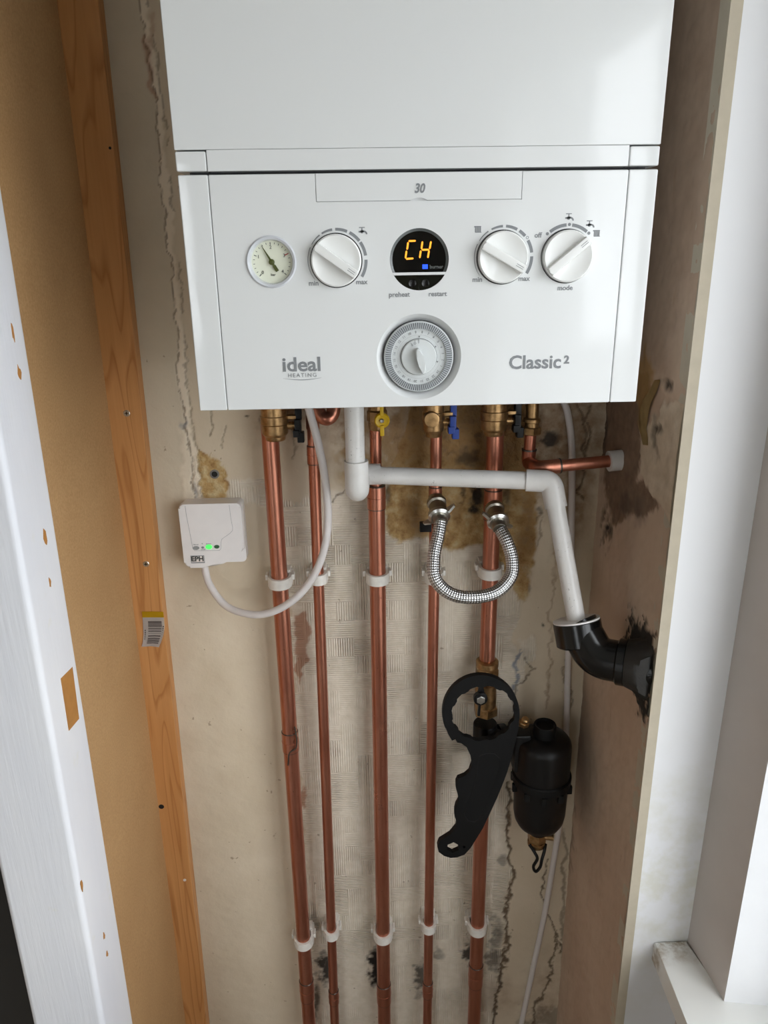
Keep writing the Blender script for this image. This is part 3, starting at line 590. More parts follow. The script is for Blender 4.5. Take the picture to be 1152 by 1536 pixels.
# control panel with recesses
def ctr(px, py): x, z = FX(px, py); return x, z
GC, K1, DC, K2, K3, TC = (ctr(407, 393), ctr(504.5, 391), ctr(629, 389.5), ctr(753.5, 386), ctr(850, 384.5), ctr(628.5, 536))
RG, RD, RT = .0212, .0251, .0374
FLX0, FLX1, FLZ = -.0859, .0842, Z(.1723)
pan = box(SL+.0001, SR-.0001, 0, .034, Z(0), Z(HP), .0013)
cuts = [lathe([(RG-.001, -.002), (RG-.001, .010)], (GC[0], 0, GC[1]), (0, 1, 0), 56), lathe([(RD, -.002), (RD, .007)], (DC[0], 0, DC[1]), (0, 1, 0), 64),
        lathe([(RT+.0016, -.002), (RT, 0), (.0314, .0085), (.0314, .012)], (TC[0], 0, TC[1]), (0, 1, 0), 72),
        box(FLX0-.0004, FLX1+.0004, -.01, .002, FLZ-.0004, Z(HP)+.01)]
for K in (K1, K2, K3): cuts.append(lathe([(.0222, -.002), (.0222, .004)], (K[0], 0, K[1]), (0, 1, 0), 48))
panel = boolean_cut('front_panel', pan, cuts, 'boiler_white', BO, 25)
fl = boolean_cut('cover_flap', box(FLX0, FLX1, 0.0001, .0019, FLZ, Z(HP)-.0002, .0003, 1), [lathe([(.012, -.01), (.012, .01)], (-.0012, 0, FLZ-.0098), (0, 1, 0), 40)], 'boiler_white', BO)
text('rating_number', '30', .0098, *FX(629, 283), -.0000, 'print_grey', fl, bold=.00032, shear=.22, xscale=.86)
# pressure gauge
gx, gz = GC
g = obj('pressure_gauge', lathe([(RG, .006), (RG, -.0007), (RG-.0012, -.0016), (RG-.003, -.0008), (.0172, .0042), (.0172, .006)], (gx, 0, gz), (0, 1, 0), 64), 'gauge_bezel', BO); g['label'] = 'round pressure gauge with a cream face'
obj('gauge_face', lathe([(.0174, .0058), (.0174, .0040), (0, .0040)], (gx, 0, gz), (0, 1, 0), 56), 'gauge_face', g)
bm = bmesh.new(); bmr = bmesh.new()
for i in range(0, 21):
    a = math.radians(226-67*i/5); L = .0022 if i % 5 == 0 else .0014; wd = .00022 if i % 5 else .0003
    r1 = .0158; tgt = bmr if i == 15 else bm
    if i == 15: L, wd = .0034, .0004
    ca, sa = math.cos(a), math.sin(a); P = lambda r, s_: (r*ca-s_*sa, r*sa+s_*ca)
    front([P(r1-L, -wd), P(r1-L, wd), P(r1, wd), P(r1, -wd)][::-1], gx, gz, .0041, .0003, tgt)
obj('tick_marks', bm, 'print_dark', g, False); obj('red_mark', bmr, 'print_red', g, False)
for i in range(5):
    a = math.radians(226-67*i); text('numeral', str(i), .0040, gx+.0118*math.cos(a), gz+.0118*math.sin(a), .0038, 'print_dark', g)
text('unit_text', 'bar', .003, gx+.0006, gz-.0104, .0038, 'print_dark', g)
a = math.radians(121); ca, sa = math.cos(a), math.sin(a); P = lambda r, s_: (r*ca-s_*sa, r*sa+s_*ca)
obj('needle', front([P(.0152, -.00015), P(.0152, .00015), P(.003, .0008), P(-.0035, .0009), P(-.0035, .0014), P(-.0088, .0014), P(-.0088, -.0014), P(-.0035, -.0014), P(-.0035, -.0009), P(.003, -.0008)], gx, gz, .0030, .0007), 'needle_green', g, False)
obj('needle_hub', lathe([(.0024, .0032), (.0024, .0018), (.0012, .0014), (0, .0014)], (gx, 0, gz), (0, 1, 0), 24), 'needle_green', g)
# dials
def dial(K, ang, label, mark):
    kx, kz = K; R_ = .0212
    k = obj('control_dial', lathe([(R_, .0035), (R_, -.0045), (R_-.0012, -.0062), (R_-.0030, -.0058), (.013, -.0040), (0, -.0032)], (kx, 0, kz), (0, 1, 0), 64), 'knob_white', BO); k['label'] = label
    a = math.radians(ang); ca, sa = math.cos(a), math.sin(a); P = lambda u_, s_: (u_*ca-s_*sa, u_*sa+s_*ca)
    L = R_-.0010
    pts = [P(-L, -.0036), P(L, -.0036), P(L+.0003, 0), P(L, .0036), P(-L, .0036), P(-L-.0003, 0)]
    obj('grip', front(pts, kx, kz, -.0030, .0078, bev=.0009), 'knob_white', k)
    bm = front([P(.0118, -.0010), P(.0185, -.0010), P(.0185, -.0006), P(.0118, -.0006)], kx, kz, -.0108, .00015); front([P(.0118, .0006), P(.0185, .0006), P(.0185, .0010), P(.0118, .0010)], kx, kz, -.0108, .00015, bm)
    obj('pointer_mark', bm, 'print_grey', k, False)
    obj('dial_gap', lathe([(.0221, .0038), (.0221, .0030), (.0213, .0030), (.0213, .0038)], (kx, 0, kz), (0, 1, 0), 56), 'dark_chassis', k)
dial(K1, -35, 'white hot water temperature dial under a tap symbol', 0); dial(K2, -29.5, 'white heating temperature dial under a radiator symbol', 0); dial(K3, 39, 'white mode dial marked off', 0)
def scale(K, arcs, dots=(), rings=()):
    bm = bmesh.new()
    for a0, a1, ro0, ro1 in arcs: front(arc_pts(.0238, .0238+ro0, .0238+ro1, a0, a1)[::-1], K[0], K[1], 0, .0002, bm)
    for a in dots: a = math.radians(a); lathe([(.0013, 0), (.0013, .0002)], (K[0]+.0254*math.cos(a), 0, K[1]+.0254*math.sin(a)), (0, -1, 0), 16, bm)
    for a in rings:
        a = math.radians(a); front(arc_pts(.0008, .00125, .00125, 0, 359.9, 20)[::-1], K[0]+.0258*math.cos(a), K[1]+.0258*math.sin(a), 0, .0002, bm)
    obj('dial_scale', bm, 'print_grey', panel, False)
scale(K1, [(219, 153, .0003, .0006), (147, 123, .0006, .0012), (118, 96, .0014, .0020), (90, 67, .0022, .0024), (62, 38, .0025, .0026), (35, 8.5, .0026, .0026), (1, -32, .0026, .0026)])
scale(K2, [(217, 153, .0003, .0006), (146, 121, .0006, .0012), (114, 91, .0014, .0020), (85, 62, .0022, .0024), (57, 42, .0025, .0026), (32, 8, .0026, .0026), (1, -32, .0026, .0026)], rings=(37,))
scale(K3, [(128, 94, .0026, .0026), (83, 51, .0026, .0026)], dots=(134, 88.5, 46))
def tap_icon(px, py):
    x, z = FX(px, py); s_ = .0011; bm = bmesh.new()
    front([(-2.2*s_, 3.3*s_), (2.2*s_, 3.3*s_), (2.2*s_, 2.7*s_), (-2.2*s_, 2.7*s_)][::-1], x, z, 0, .0002, bm); front([(-.4*s_, 2.7*s_), (.4*s_, 2.7*s_), (.4*s_, 1*s_), (-.4*s_, 1*s_)][::-1], x, z, 0, .0002, bm)
    lathe([(1.3*s_, 0), (1.3*s_, .0002)], (x, 0, z), (0, -1, 0), 16, bm); front([(-2.6*s_, .6*s_), (0, .6*s_), (0, -.6*s_), (-2.6*s_, -.6*s_)][::-1], x, z, 0, .0002, bm)
    front(arc_pts(1.5*s_, 2.7*s_, 2.7*s_, 90, 0, 8)[::-1], x+1.4*s_, z-1.9*s_, 0, .0002, bm); front([(0, .9*s_), (1.6*s_, .9*s_), (1.6*s_, -.3*s_), (0, -.3*s_)][::-1], x, z, 0, .0002, bm)
    obj('tap_symbol', bm, 'print_grey', panel, False)
def radiator_icon(px, py):
    x, z = FX(px, py); bm = bmesh.new()
    for i in range(4): xx = (i-1.5)*.0013; front(arc_pts(.0, .0005, .0005, 0, 1, 1)[::-1] if 0 else [(xx-.0005, -.0024), (xx+.0005, -.0024), (xx+.0005, .0024), (xx-.0005, .0024)], x, z, 0, .0002, bm)
    front([(-.0034, .0016), (-.0026, .0016), (-.0026, .0023), (-.0034, .0023)], x, z, 0, .0002, bm); front([(-.003, .0021), (.0026, .0021), (.0026, .0026), (-.003, .0026)], x, z, 0, .00018, bm); front([(-.0024, -.0026), (.0030, -.0026), (.0030, -.0021), (-.0024, -.0021)], x, z, 0, .00018, bm)
    obj('radiator_symbol', bm, 'print_grey', panel, False)
tap_icon(543, 347.5); tap_icon(853, 327); tap_icon(884, 337.5); radiator_icon(717, 344); radiator_icon(895, 350)
for s_, px, py, sz in (('min', 470.5, 425, .0058), ('max', 542.5, 423, .0058), ('preheat', 599, 442, .0058), ('restart', 656.5, 441, .0058), ('min', 716, 419.5, .0058), ('max', 786, 418, .0058), ('off', 807, 353, .0058), ('mode', 847.5, 432, .0058)):
    text('lettering', s_, sz, *FX(px, py), -.0001, 'print_grey', panel, bold=.0001)
text('brand_name', 'ideal', .0172, *FX(452.5, 547.5), -.0001, 'print_grey', panel, bold=.0004, width=.0333)
text('brand_subtitle', 'HEATING', .0050, *FX(453.5, 563), -.0001, 'print_grey', panel, spacing=1.25, width=.0250)
x, z = FX(453.5, 569); obj('brand_swoosh', front([(-.0170+.034*i/14, .0011-.0019*math.sin(PI*i/14)) for i in range(15)]+[(.0170-.034*i/14, .0012-.0014*math.sin(PI*(14-i)/14)) for i in range(15)], x, z, 0, .0002), 'print_grey', panel, False)
text('model_name', 'Classic', .0166, *FX(802.5, 544), -.0001, 'print_grey', panel, bold=.00035, width=.0465)
text('model_number', '2', .0098, *FX(850, 540), -.0001, 'print_grey', panel, bold=.0003)
# display
dx, dz = DC; ds = obj('display', lathe([(RD, .0075), (RD, .0012), (RD-.0022, .0020), (RD-.0024, .0030), (0, .0030)], (dx, 0, dz), (0, 1, 0), 64), 'lens_grey', BO); ds['label'] = 'round black display'
def seg_disc(r, lo, hi, n=40):
    pts = []
    a0 = math.asin(max(-1, lo/r)); a1 = math.asin(min(1, hi/r))
    for i in range(n+1): a = a0+(a1-a0)*i/n; pts.append((r*math.cos(a), r*math.sin(a)))
    for i in range(n+1): a = a1+(a0-a1)*i/n; pts.append((-r*math.cos(a), r*math.sin(a)))
    out = []
    for p in pts:
        if not out or math.hypot(p[0]-out[-1][0], p[1]-out[-1][1]) > 1e-6: out.append(p)
    if math.hypot(out[0][0]-out[-1][0], out[0][1]-out[-1][1]) < 1e-6: out.pop()
    return out
obj('display_glass', front(seg_disc(RD-.0024, -.0101, RD-.0024-1e-5), dx, dz, .0034, .0010), 'black_glass', ds, False)
obj('divider_bar', front(seg_disc(RD-.0001, -.0124, -.0102), dx, dz, .0035, .0034), 'boiler_white', ds, False)
low = seg_disc(RD-.0003, -RD+.0003+1e-5, -.0126)
lf = [p for p in low if p[0] < -.0002]+[(-.0002, -.0126)]; rt = [p for p in low if p[0] > .0002]+[(.0002, -.0126)]
def ordered(pts, c): return sorted(pts, key=lambda p: math.atan2(p[1]-c[1], p[0]-c[0]))
for pts, sgn in ((lf+[(-.0002, -RD+.0004)], -1), (rt+[(.0002, -RD+.0004)], 1)):
    b_ = obj('push_button', front(ordered(pts, (sgn*.006, -.017)), dx, dz, .0032, .0020), 'black_button', ds, False)
    obj('button_dimple', lathe([(.0034, .0013), (.0034, .0005), (.0028, .0008), (0, .0011)], (dx+sgn*.0056, 0, dz-.0192), (0, 1, 0), 24), 'black_gloss', b_)
def dp(x, y): return (x-565)*5.84e-5, (565-y)*5.84e-5
def led_bar(a, b, wd=13):
    ax, ay = dp(*a); bx, by = dp(*b); L = math.hypot(bx-ax, by-ay); ux, uy = (bx-ax)/L, (by-ay)/L; k = wd*5.84e-5
    q_ = lambda s_, n_: (ax+ux*s_-uy*n_, ay+uy*s_+ux*n_)
    pts = [q_(0, 0), q_(k, -k), q_(L-k, -k), q_(L, 0), q_(L-k, k), q_(k, k)]
    obj('led_segment', front(pts, dx, dz, .00235, .0002), 'led_orange', ds, False)
for a, b in (((408, 308), (520, 306)), ((406, 318), (390, 428)), ((382, 436), (365, 548)), ((370, 552), (486, 546)), ((614, 312), (598, 424)), ((590, 436), (573, 546)), ((600, 430), (714, 430)), ((738, 312), (718, 424)), ((710, 436), (692, 546))): led_bar(a, b)
x0, y0 = dp(614, 695); x1, y1 = dp(692, 632); obj('burner_light', front([(x0, y0), (x1, y0), (x1, y1), (x0, y1)], dx, dz, .00235, .0002), 'led_blue', ds, False)
a, b = dp(818, 668); text('burner_text', 'burner', .0042, dx+a, dz+b, .0022, 'lens_grey', ds, bold=.0001)
# programmer clock
tx, tz = TC
tm = obj('programmer_clock', lathe([(.0309, .011), (.0309, .0030), (.0300, .0018), (.0250, .0018), (.0240, .0032), (0, .0032)], (tx, 0, tz), (0, 1, 0), 80), 'timer_grey', BO); tm['label'] = 'grey segment programmer clock'
obj('clock_gap', lathe([(.0313, .0112), (.0313, .0040), (.0310, .0040), (.0310, .0112)], (tx, 0, tz), (0, 1, 0), 64), 'timer_shadow', tm)
bm = bmesh.new(); bm2 = bmesh.new()
for i in range(96):
    a = 2*PI*i/96; ca, sa = math.cos(a), math.sin(a); P = lambda r, s_: (r*ca-s_*sa, r*sa+s_*ca)
    front([P(.0246, -.00042), P(.0298, -.00055), P(.0298, .00055), P(.0246, .00042)], tx, tz, .0019, .0012, bm)
    a = 2*PI*(i+.5)/96; ca, sa = math.cos(a), math.sin(a); P = lambda r, s_: (r*ca-s_*sa, r*sa+s_*ca)
    front([P(.0245, -.00022), P(.0297, -.0003), P(.0297, .0003), P(.0245, .00022)], tx, tz, .0019, .0002, bm2)
o = obj('tappet', bm, 'timer_tappet', tm, False); o['kind'] = 'stuff'; o = obj('tappet_slot', bm2, 'timer_shadow', tm, False); o['kind'] = 'stuff'
for n_ in range(1, 25):
    a = math.radians(82+15*(n_-8)); text('hour_numeral', str(n_), .0030, tx+.0216*math.cos(a), tz+.0216*math.sin(a), .0030, 'print_grey', tm, rot=a-PI/2)
bm = bmesh.new()
for i in range(96):
    a = 2*PI*i/96; lathe([(.00022, 0), (.00022, .0002)], (tx+.0192*math.cos(a), .0032, tz+.0192*math.sin(a)), (0, -1, 0), 5, bm)
o = obj('minute_dot', bm, 'print_grey', tm, False); o['kind'] = 'stuff'
kn = obj('clock_knob', lathe([(.0158, .004), (.0158, .0012), (.0150, .0004), (0, .0001)], (tx, 0, tz), (0, 1, 0), 56), 'timer_grey', tm)
obj('knob_ring', lathe([(.01615, .0034), (.01615, .0028), (.0158, .0028), (.0158, .0034)], (tx, 0, tz), (0, 1, 0), 56), 'timer_shadow', tm)
def tp(x, y): return (x-560)*8.24e-5, (555-y)*8.24e-5
pts = [tp(*p) for p in ((540, 453), (525, 468), (520, 500), (530, 560), (552, 640), (575, 705), (598, 726), (622, 715), (630, 680), (622, 610), (600, 530), (572, 470), (556, 455))]
obj('clock_grip', front(pts, tx, tz, .0006, .0080, bev=.0012), 'timer_grey', tm)
bm = bmesh.new()
for (xa, ya), rr in (((565, 343), 0), ((740, 452), -1), ((762, 612), -2)):
    a, b = tp(xa, ya); front([(-.0009, .0008), (0, -.0009), (.0009, .0008)], tx+a, tz+b, .0031, .0004, bm)
for xa, ya, xb, yb in ((558, 365, 558, 408), (515, 375, 518, 388), (470, 398, 480, 412)):
    a, b = tp(xa, ya); c_, d_ = tp(xb, yb); front([(a-.00018, b), (c_-.00018, d_), (c_+.00018, d_), (a+.00018, b)], tx, tz, .0003, .0003, bm)
obj('pointer_mark', bm, 'print_grey', tm, False)
a, b = tp(487, 425); text('knob_symbol', '0', .0030, tx+a, tz+b, -.0001, 'print_grey', tm, rot=.45); a, b = tp(518, 406); obj('knob_symbol', front(arc_pts(.0007, .001, .001, 0, 359.9, 18), tx+a, tz+b, .0003, .0003), 'print_grey', tm, False)

# ------------------------------------------------------------------ copper pipes
def ring(bm, x, y, z, r, h=.0014, ax=(0, 0, 1)): return lathe([(r-.0004, -h/2), (r, -h/4), (r, h/4), (r-.0004, h/2)], (x, y, z), ax, 28, bm)
class Pipe:
    def __init__(s, pxs, label, dia, ztop, name='copper_pipe', mat='copper'):
        a = onY(*pxs[0], YP); b = onY(*pxs[1], YP); s.k = (b.x-a.x)/(b.z-a.z); s.a = a; s.r = dia/2
        s.t = thing(name, (s.X(0.0), YP, 0.0), label, 'pipe', 'copper pipes under the boiler'); s.ztop = ztop
    def X(s, z): return s.a.x+s.k*(z-s.a.z)
    def zat(s, py, Y=YP): return onY(576, py, Y).z
    def at(s, z): return Vector((s.X(z), YP, z))
    def run(s, z0, z1, r=None, mat='copper'): obj('tube', cyl(s.at(z0), s.at(z1), r or s.r, 32), mat, s.t)
    def coupling(s, z0, z1, r=None, mat='copper'):
        r = r or s.r; bm = lathe([(r+.0001, 0), (r+.0012, .0006), (r+.0012, z1-z0-.0006), (r+.0001, z1-z0)], s.at(z0), s.at(z1)-s.at(z0), 32); o = obj('coupling', bm, mat, s.t)
        for zz in (z0, z1): b2 = bmesh.new(); ring(b2, s.X(zz), YP, zz, r+.0010); obj('solder_ring', b2, 'solder', o)
        b3 = bmesh.new(); zm = (z0+z1)/2; ring(b3, s.X(zm), YP, zm, r+.0016, .001); obj('stop_bead', b3, mat, o)
z = lambda py: onY(576, py, YP).z
p1 = Pipe(((410.8, 740), (457.4, 1440)), 'thick copper pipe next to the white receiver box', .022, 0)
p1.run(0.0, z(1090), mat='copper_dull'); p1.run(z(1090), z(655)+.02); p1.coupling(z(1120), z(1092), mat='copper_dull'); p1.coupling(z(1492), z(1465), mat='copper_dull')
bm = tube(spline([onY(442, 1090, YP-.0125), onY(445, 1108, YP-.0128), onY(444, 1122, YP-.0125), onY(434, 1130, YP-.0125), onY(432, 1148, YP-.0118)], 6), .0010, 10); obj('solder_drip', bm, 'solder', p1.t)
p2 = Pipe(((472.8, 740), (498.7, 1440)), 'thin copper pipe between two thick ones, with a bent loop at its top', .015, 0)
p2.run(0.0, z(1000), mat='copper_dull'); p2.run(z(1000), z(625)); p2.coupling(z(693), z(666)); p2.coupling(z(1500), z(1482), mat='copper_dull')
a = p2.at(z(625)); bm = tube(fillet([a, a+Vector((0, 0, .03)), onY(486, 612, YP-.02)+Vector((0, 0, .035)), onY(500, 606, YP-.03)], .012), .0075, 24)
obj('bent_tube', tube(spline([p2.at(z(640)), onY(469, 620, YP-.004),  onY(474, 612, YP-.022), onY(482, 624, YP-.028), onY(491, 628, YP-.03), onY(499, 620, YP-.026), onY(501, 600, YP-.022), Vector((onY(501, 600, YP-.022).x, YP-.022, Z(.0024)))], 8), .0085, 24), 'copper', p2.t); bm.free()
p3 = Pipe(((563.4, 670), (575.1, 1440)), 'thick copper pipe that narrows behind the white waste pipe', .022, 0)
p3.run(0.0, z(1190), mat='copper_dull'); p3.run(z(1190), z(730)); p3.run(z(735), z(640)+.02, .0075); p3.coupling(z(762), z(728)); p3.coupling(z(1502), z(1475), mat='copper_dull')
p4 = Pipe(((654, 680), (642.3, 1440)), 'thin copper pipe with the braided hose teed into its top', .015, 0)
p4.run(0.0, z(940), mat='copper_dull'); p4.run(z(940), z(640)+.02); p4.coupling(z(1496), z(1476), mat='copper_dull'); p4.coupling(z(760), z(732))
c = onY(638, 790, YP-.012); obj('black_tape', box(c.x-.0075, c.x+.008, c.y-.004, c.y+.004, c.z-.0065, c.z+.0065, .001), 'black_plastic', p4.t)
p5 = Pipe(((741.6, 690), (714.3, 1440)), 'thick copper pipe leading down to the black filter', .022, 0)
p5.run(0.0, z(1180), mat='copper_dull'); p5.run(z(1000), z(640)+.02); p5.coupling(z(782), z(738)); p5.coupling(z(1482), z(1452), mat='copper_dull')

# clips
def clip(P, py, r, label):
    zc = P.zat(py); x = P.X(zc); t_ = thing('pipe_clip', (x, YW, zc), label, 'clip', 'white pipe clips'); ro = r+.0040; h_ = .0072
    out = [(-ro-.001, .029), (-ro-.001, .0)]+[(-ro*math.cos(a), -ro*math.sin(a)) for a in np.linspace(.15, PI-.15, 15)]+[(ro+.001, .0), (ro+.001, .029)]
    inn = [(r+.0006, .012), (r+.0006, 0)]+[((r+.0006)*math.cos(a), -(r+.0006)*math.sin(a)) for a in np.linspace(.15, PI-.15, 15)]+[(-r-.0006, 0), (-r-.0006, .012)]
    pts = out+[(ro-.002, .029), (r+.0006, .014)]+inn[1:-1]+[(-r-.0006, .014), (-ro+.002, .029)]
    obj('collar', prism(pts, (x, YP, zc-h_), (1, 0, 0), (0, 1, 0), 2*h_, bev=.0008), 'clip_plastic', t_)
    obj('base_plate', box(x-ro*.9, x+ro*.9, YP+r+.0014, YW+.0006, zc-.009, zc+.011, .001), 'clip_plastic', t_)
    for sg in (-1, 1): obj('catch', box(x+sg*(ro+.0028)-.0018, x+sg*(ro+.0028)+.0018, YP+.004, YP+.016, zc+.000, zc+.008, .0006), 'clip_plastic', t_)
for P, r, yu, yl, nm in ((p1, .011, 868, 1406, 'pipe next to the receiver box'), (p2, .0075, 864, 1396, 'thin pipe that passes behind the white cable'), (p3, .011, 866, 1402, 'pipe that narrows behind the waste pipe'), (p4, .0075, 868, 1392, 'thin pipe below the braided hose tee'), (p5, .011, 862, 1396, 'pipe that carries the black filter')):
    clip(P, yu, r, 'upper white plastic clip on the '+nm); clip(P, yl, r, 'lower white plastic clip on the '+nm)

# ------------------------------------------------------------------ valves under the boiler
def valve(P, cx_px, handle, label, small=False, cap=False, Yv=YP-.006):
    zb = onY(576, 655, Yv).z; x = onY(cx_px, 635, Yv).x; k = .8 if small else 1
    t_ = thing('isolating_valve', (x, Yv, zb), label, 'valve', 'brass valves under the boiler')
    obj('valve_body', lathe([(.0118*k, -.001), (.0128*k, .0006), (.0132*k, .004), (.0155*k, .0065), (.0165*k, .0085), (.0168*k, .019), (.0162*k, .0195), (.0176*k, .0205), (.0178*k, .0300), (.0165*k, .0308), (.0165*k, .042), (.0125*k, .044), (.0125*k, Z(.0024)-zb)], (x, Yv, zb), (0, 0, 1), 36), 'brass', t_)
    bm = cyl((x+.014*k, Yv, zb+.017), (x+.026*k, Yv, zb+.017), .0046, 20); ring(bm, x+.022*k, Yv, zb+.017, .0052, .002, (1, 0, 0)); hexnut((x+.017*k, Yv-.002, zb+.028), (1, 0, 0), .0036, .010, bm); obj('spindle', bm, 'brass', t_)
    hx = x+.025*k
    bm = box(hx, hx+.008, Yv-.010, Yv+.006, zb+.008, zb+.026, .0012); box(hx-.002, hx+.006, Yv-.012, Yv+.002, zb+.004, zb+.013, .001, bm=bm); box(hx+.003, hx+.0115, Yv-.011, Yv+.001, zb-.003, zb+.010, .001, bm=bm); box(hx+.001, hx+.009, Yv-.004, Yv+.008, zb+.024, zb+.045, .001, bm=bm)
    obj('handle', bm, handle, t_)
    if cap: c_ = onY(648, 630, Yv-.020); obj('test_cap', lathe([(.0095, .020), (.0098, .002), (.0092, 0), (.0078, -.0006), (0, -.0004)], c_, (0, 1, 0), 32), 'brass', t_)
    return t_
valve(p1, 412, 'black_plastic', 'brass valve with a black handle on the pipe next to the receiver box')
valve(p4, 650, 'blue_handle', 'brass valve with a blue handle and round test cap', True, True)
valve(p5, 740.5, 'black_plastic', 'brass valve with a black handle above the filter pipe')
# gas cock
x, y_, zz = onY(566, 640, YP-.004); gv = thing('gas_valve', (x, y_, zz), 'brass gas valve with a yellow lever', 'valve', 'brass valves under the boiler')
obj('valve_body', lathe([(.0092, -.004), (.0112, 0), (.0112, .006), (.0128, .008), (.0128, .020), (.011, .022), (.011, .034), (.009, .036), (.009, Z(.0024)-zz)], (x, y_, zz), (0, 0, 1), 8), 'brass', gv)
c = onY(573, 631, YP-.026); obj('spindle', cyl((c.x, YP-.012, c.z), (c.x, YP-.024, c.z), .005, 20), 'brass', gv)
bm = lathe([(.0094, .004), (.0094, .0), (.0080, -.0014), (.0066, -.0004), (0, -.0002)], c, (0, 1, 0), 36); bm = box(c.x-.0026, c.x+.0026, c.y-.002, c.y+.003, c.z-.019, c.z-.006, .0008, bm=bm); box(c.x-.0024, c.x+.0022, c.y-.002, c.y+.003, c.z+.006, c.z+.03, .0008, bm=bm)
hd = obj('lever', bm, 'yellow_handle', gv); obj('screw', lathe([(.0026, .001), (.0026, -.0024), (.0018, -.003), (0, -.0028)], c, (0, 1, 0), 18), 'steel', hd); obj('stop_pin', lathe([(.0012, 0), (.0012, .007)], (c.x, c.y+.002, c.z-.025), (0, 0, 1), 10), 'brass', gv)
# discharge pipe to the side wall
xw = XR+.002; e = onX(932, 690, xw); Yd = YP-.006
c0 = onY(797, 640, Yd); c1 = onY(793, 690, Yd); dpz = thing('discharge_pipe', c1, 'short copper pipe turning sideways into a white sleeve in the alcove side', 'pipe', 'copper pipes under the boiler')
cA = Vector((c1.x, Yd, onY(793, 697, Yd-.01).z)); cB = onY(806, 702, e.y-.004)
path = fillet([c0+Vector((0, 0, .012)), cA, cB, e], [0, .008, .012, 0]); obj('tube', tube(path, .0075, 26), 'copper', dpz)
el = fillet([cA+Vector((0, 0, .017)), cA, cB, cB+(e-cB).normalized()*.028], [0, .008, .012, 0]); eo = obj('elbow', tube(el, .0090, 26), 'copper', dpz)
dr = (e-cB).normalized()
for o_, d_ in ((cA+Vector((0, 0, .016)), Vector((0, 0, 1))), (cB+dr*.027, dr)): obj('solder_ring', lathe([(.0095, 0), (.0098, .001), (.0095, .002)], o_, d_, 26), 'solder', eo)
bm = hexnut(onY(797, 650, Yd)+Vector((0, 0, -.001)), (0, 0, 1), .0125, .010); n0 = onY(797, 650, Yd); lathe([(.009, .009), (.009, .014), (.011, .015), (.011, .019), (.008, .021), (.008, Z(.0024)-n0.z)], n0, (0, 0, 1), 24, bm); obj('compression_nut', bm, 'brass', dpz)
dr = (e-cB).normalized(); sl = lathe([(.0128, -.016), (.0128, .006), (.0098, .006), (.0098, -.016)], e, dr, 30); tag(obj('pipe_sleeve', sl, 'pipe_plastic'), 'short white plastic sleeve round the copper pipe at the alcove side', 'sleeve')

# ------------------------------------------------------------------ white plastic waste pipe
YC, YV = .225, .150
v0 = onY(532, 650, YV); dm = onY(535.5, 731, YV); h0 = onY(572, 711, YC); h1 = onY(822, 722, .186)
wp = thing('waste_pipe', h0, 'white plastic waste pipe dropping from the boiler and running across the copper pipes', 'pipe')
R2 = .0109; zt = Z(.0025)
obj('upright_tube', cyl((v0.x, YV, dm.z+.02), (v0.x, YV, zt), R2, 36), 'pipe_plastic', wp)
E1 = Vector((dm.x, YV, h0.z)); E2 = Vector((dm.x+.002, YC, h0.z))
path = fillet([(dm.x, YV, onY(535, 691, YV).z), (dm.x, YV, h0.z+.0012), (dm.x+.002, YC-.018, h0.z)], .013, 12); obj('elbow', tube(path, .0137, 36), 'pipe_plastic', wp)
path = fillet([(dm.x, YC-.045, h0.z), E2, onY(571, 711, YC)], .012, 10); obj('elbow', tube(path, .0132, 32), 'pipe_plastic', wp)
obj('cross_tube', cyl(E2, h1, R2, 36), 'pipe_plastic', wp)
b0 = onY(866, 938, .130); e3 = onY(827, 722, .185)
dr = (b0-e3).normalized(); drh = (h1-h0).normalized()
obj('elbow', tube(fillet([e3-drh*.030, e3, e3+dr*.032], .012, 10), .0134, 36), 'pipe_plastic', wp)
obj('sloping_tube', cyl(e3+dr*.01, b0+dr*.02, R2, 36), 'pipe_plastic', wp)
# black waste elbow into the side wall
W_ = onX(972, 1000, XR+.006); k0 = b0-dr*.002
bk = thing('black_waste_elbow', W_, 'glossy black plastic elbow carrying the white pipe into the alcove side', 'pipe')
tn = k0+dr*.062; tn = Vector((tn.x+.008, tn.y-.006, W_.z-.002)); dir2 = (W_-tn).normalized()
obj('elbow', tube(fillet([k0, tn, W_+dir2*.015], .030, 14), .0245, 40), 'black_gloss', bk)
obj('socket', lathe([(.0262, 0), (.0285, .001), (.0287, .028), (.0262, .030), (.022, .030)], k0-dr*.004, dr, 44), 'black_gloss', bk)
obj('rim', lathe([(.0278, 0), (.0278, .0018), (.011, .0018), (.011, 0)], k0-dr*.0056, dr, 40), 'white_plastic', bk)
obj('collar', lathe([(.0250, -.006), (.0275, -.004), (.0275, .004), (.0250, .006)], tn+dir2*.030, dir2, 40), 'black_gloss', bk)
def goo():
    bm = bmesh.new(); x_, y_, a_ = frame_of(dir2); rr = []
    for j, (d_, r_) in enumerate(((.024, .0275), (.014, .0300), (.006, .034), (.0005, .042))):
        ringv = []
        for i in range(48):
            a = 2*PI*i/48; q_ = r_*(1+(.10 if j > 1 else .03)*random.uniform(-1, 1)); p = W_-dir2*d_+x_*q_*math.cos(a)+y_*q_*math.sin(a)
            if j == 3: p.x = XR+.001
            p.y = max(p.y, YA+.006); ringv.append(bm.verts.new(p))
        rr.append(ringv)
    for A, B in zip(rr, rr[1:]):
        for i in range(48): bm.faces.new((A[i], A[(i+1) % 48], B[(i+1) % 48], B[i]))
    return bm
o = obj('sealant', goo(), 'sealant', bk); o['label'] = 'smeared dark sealant'

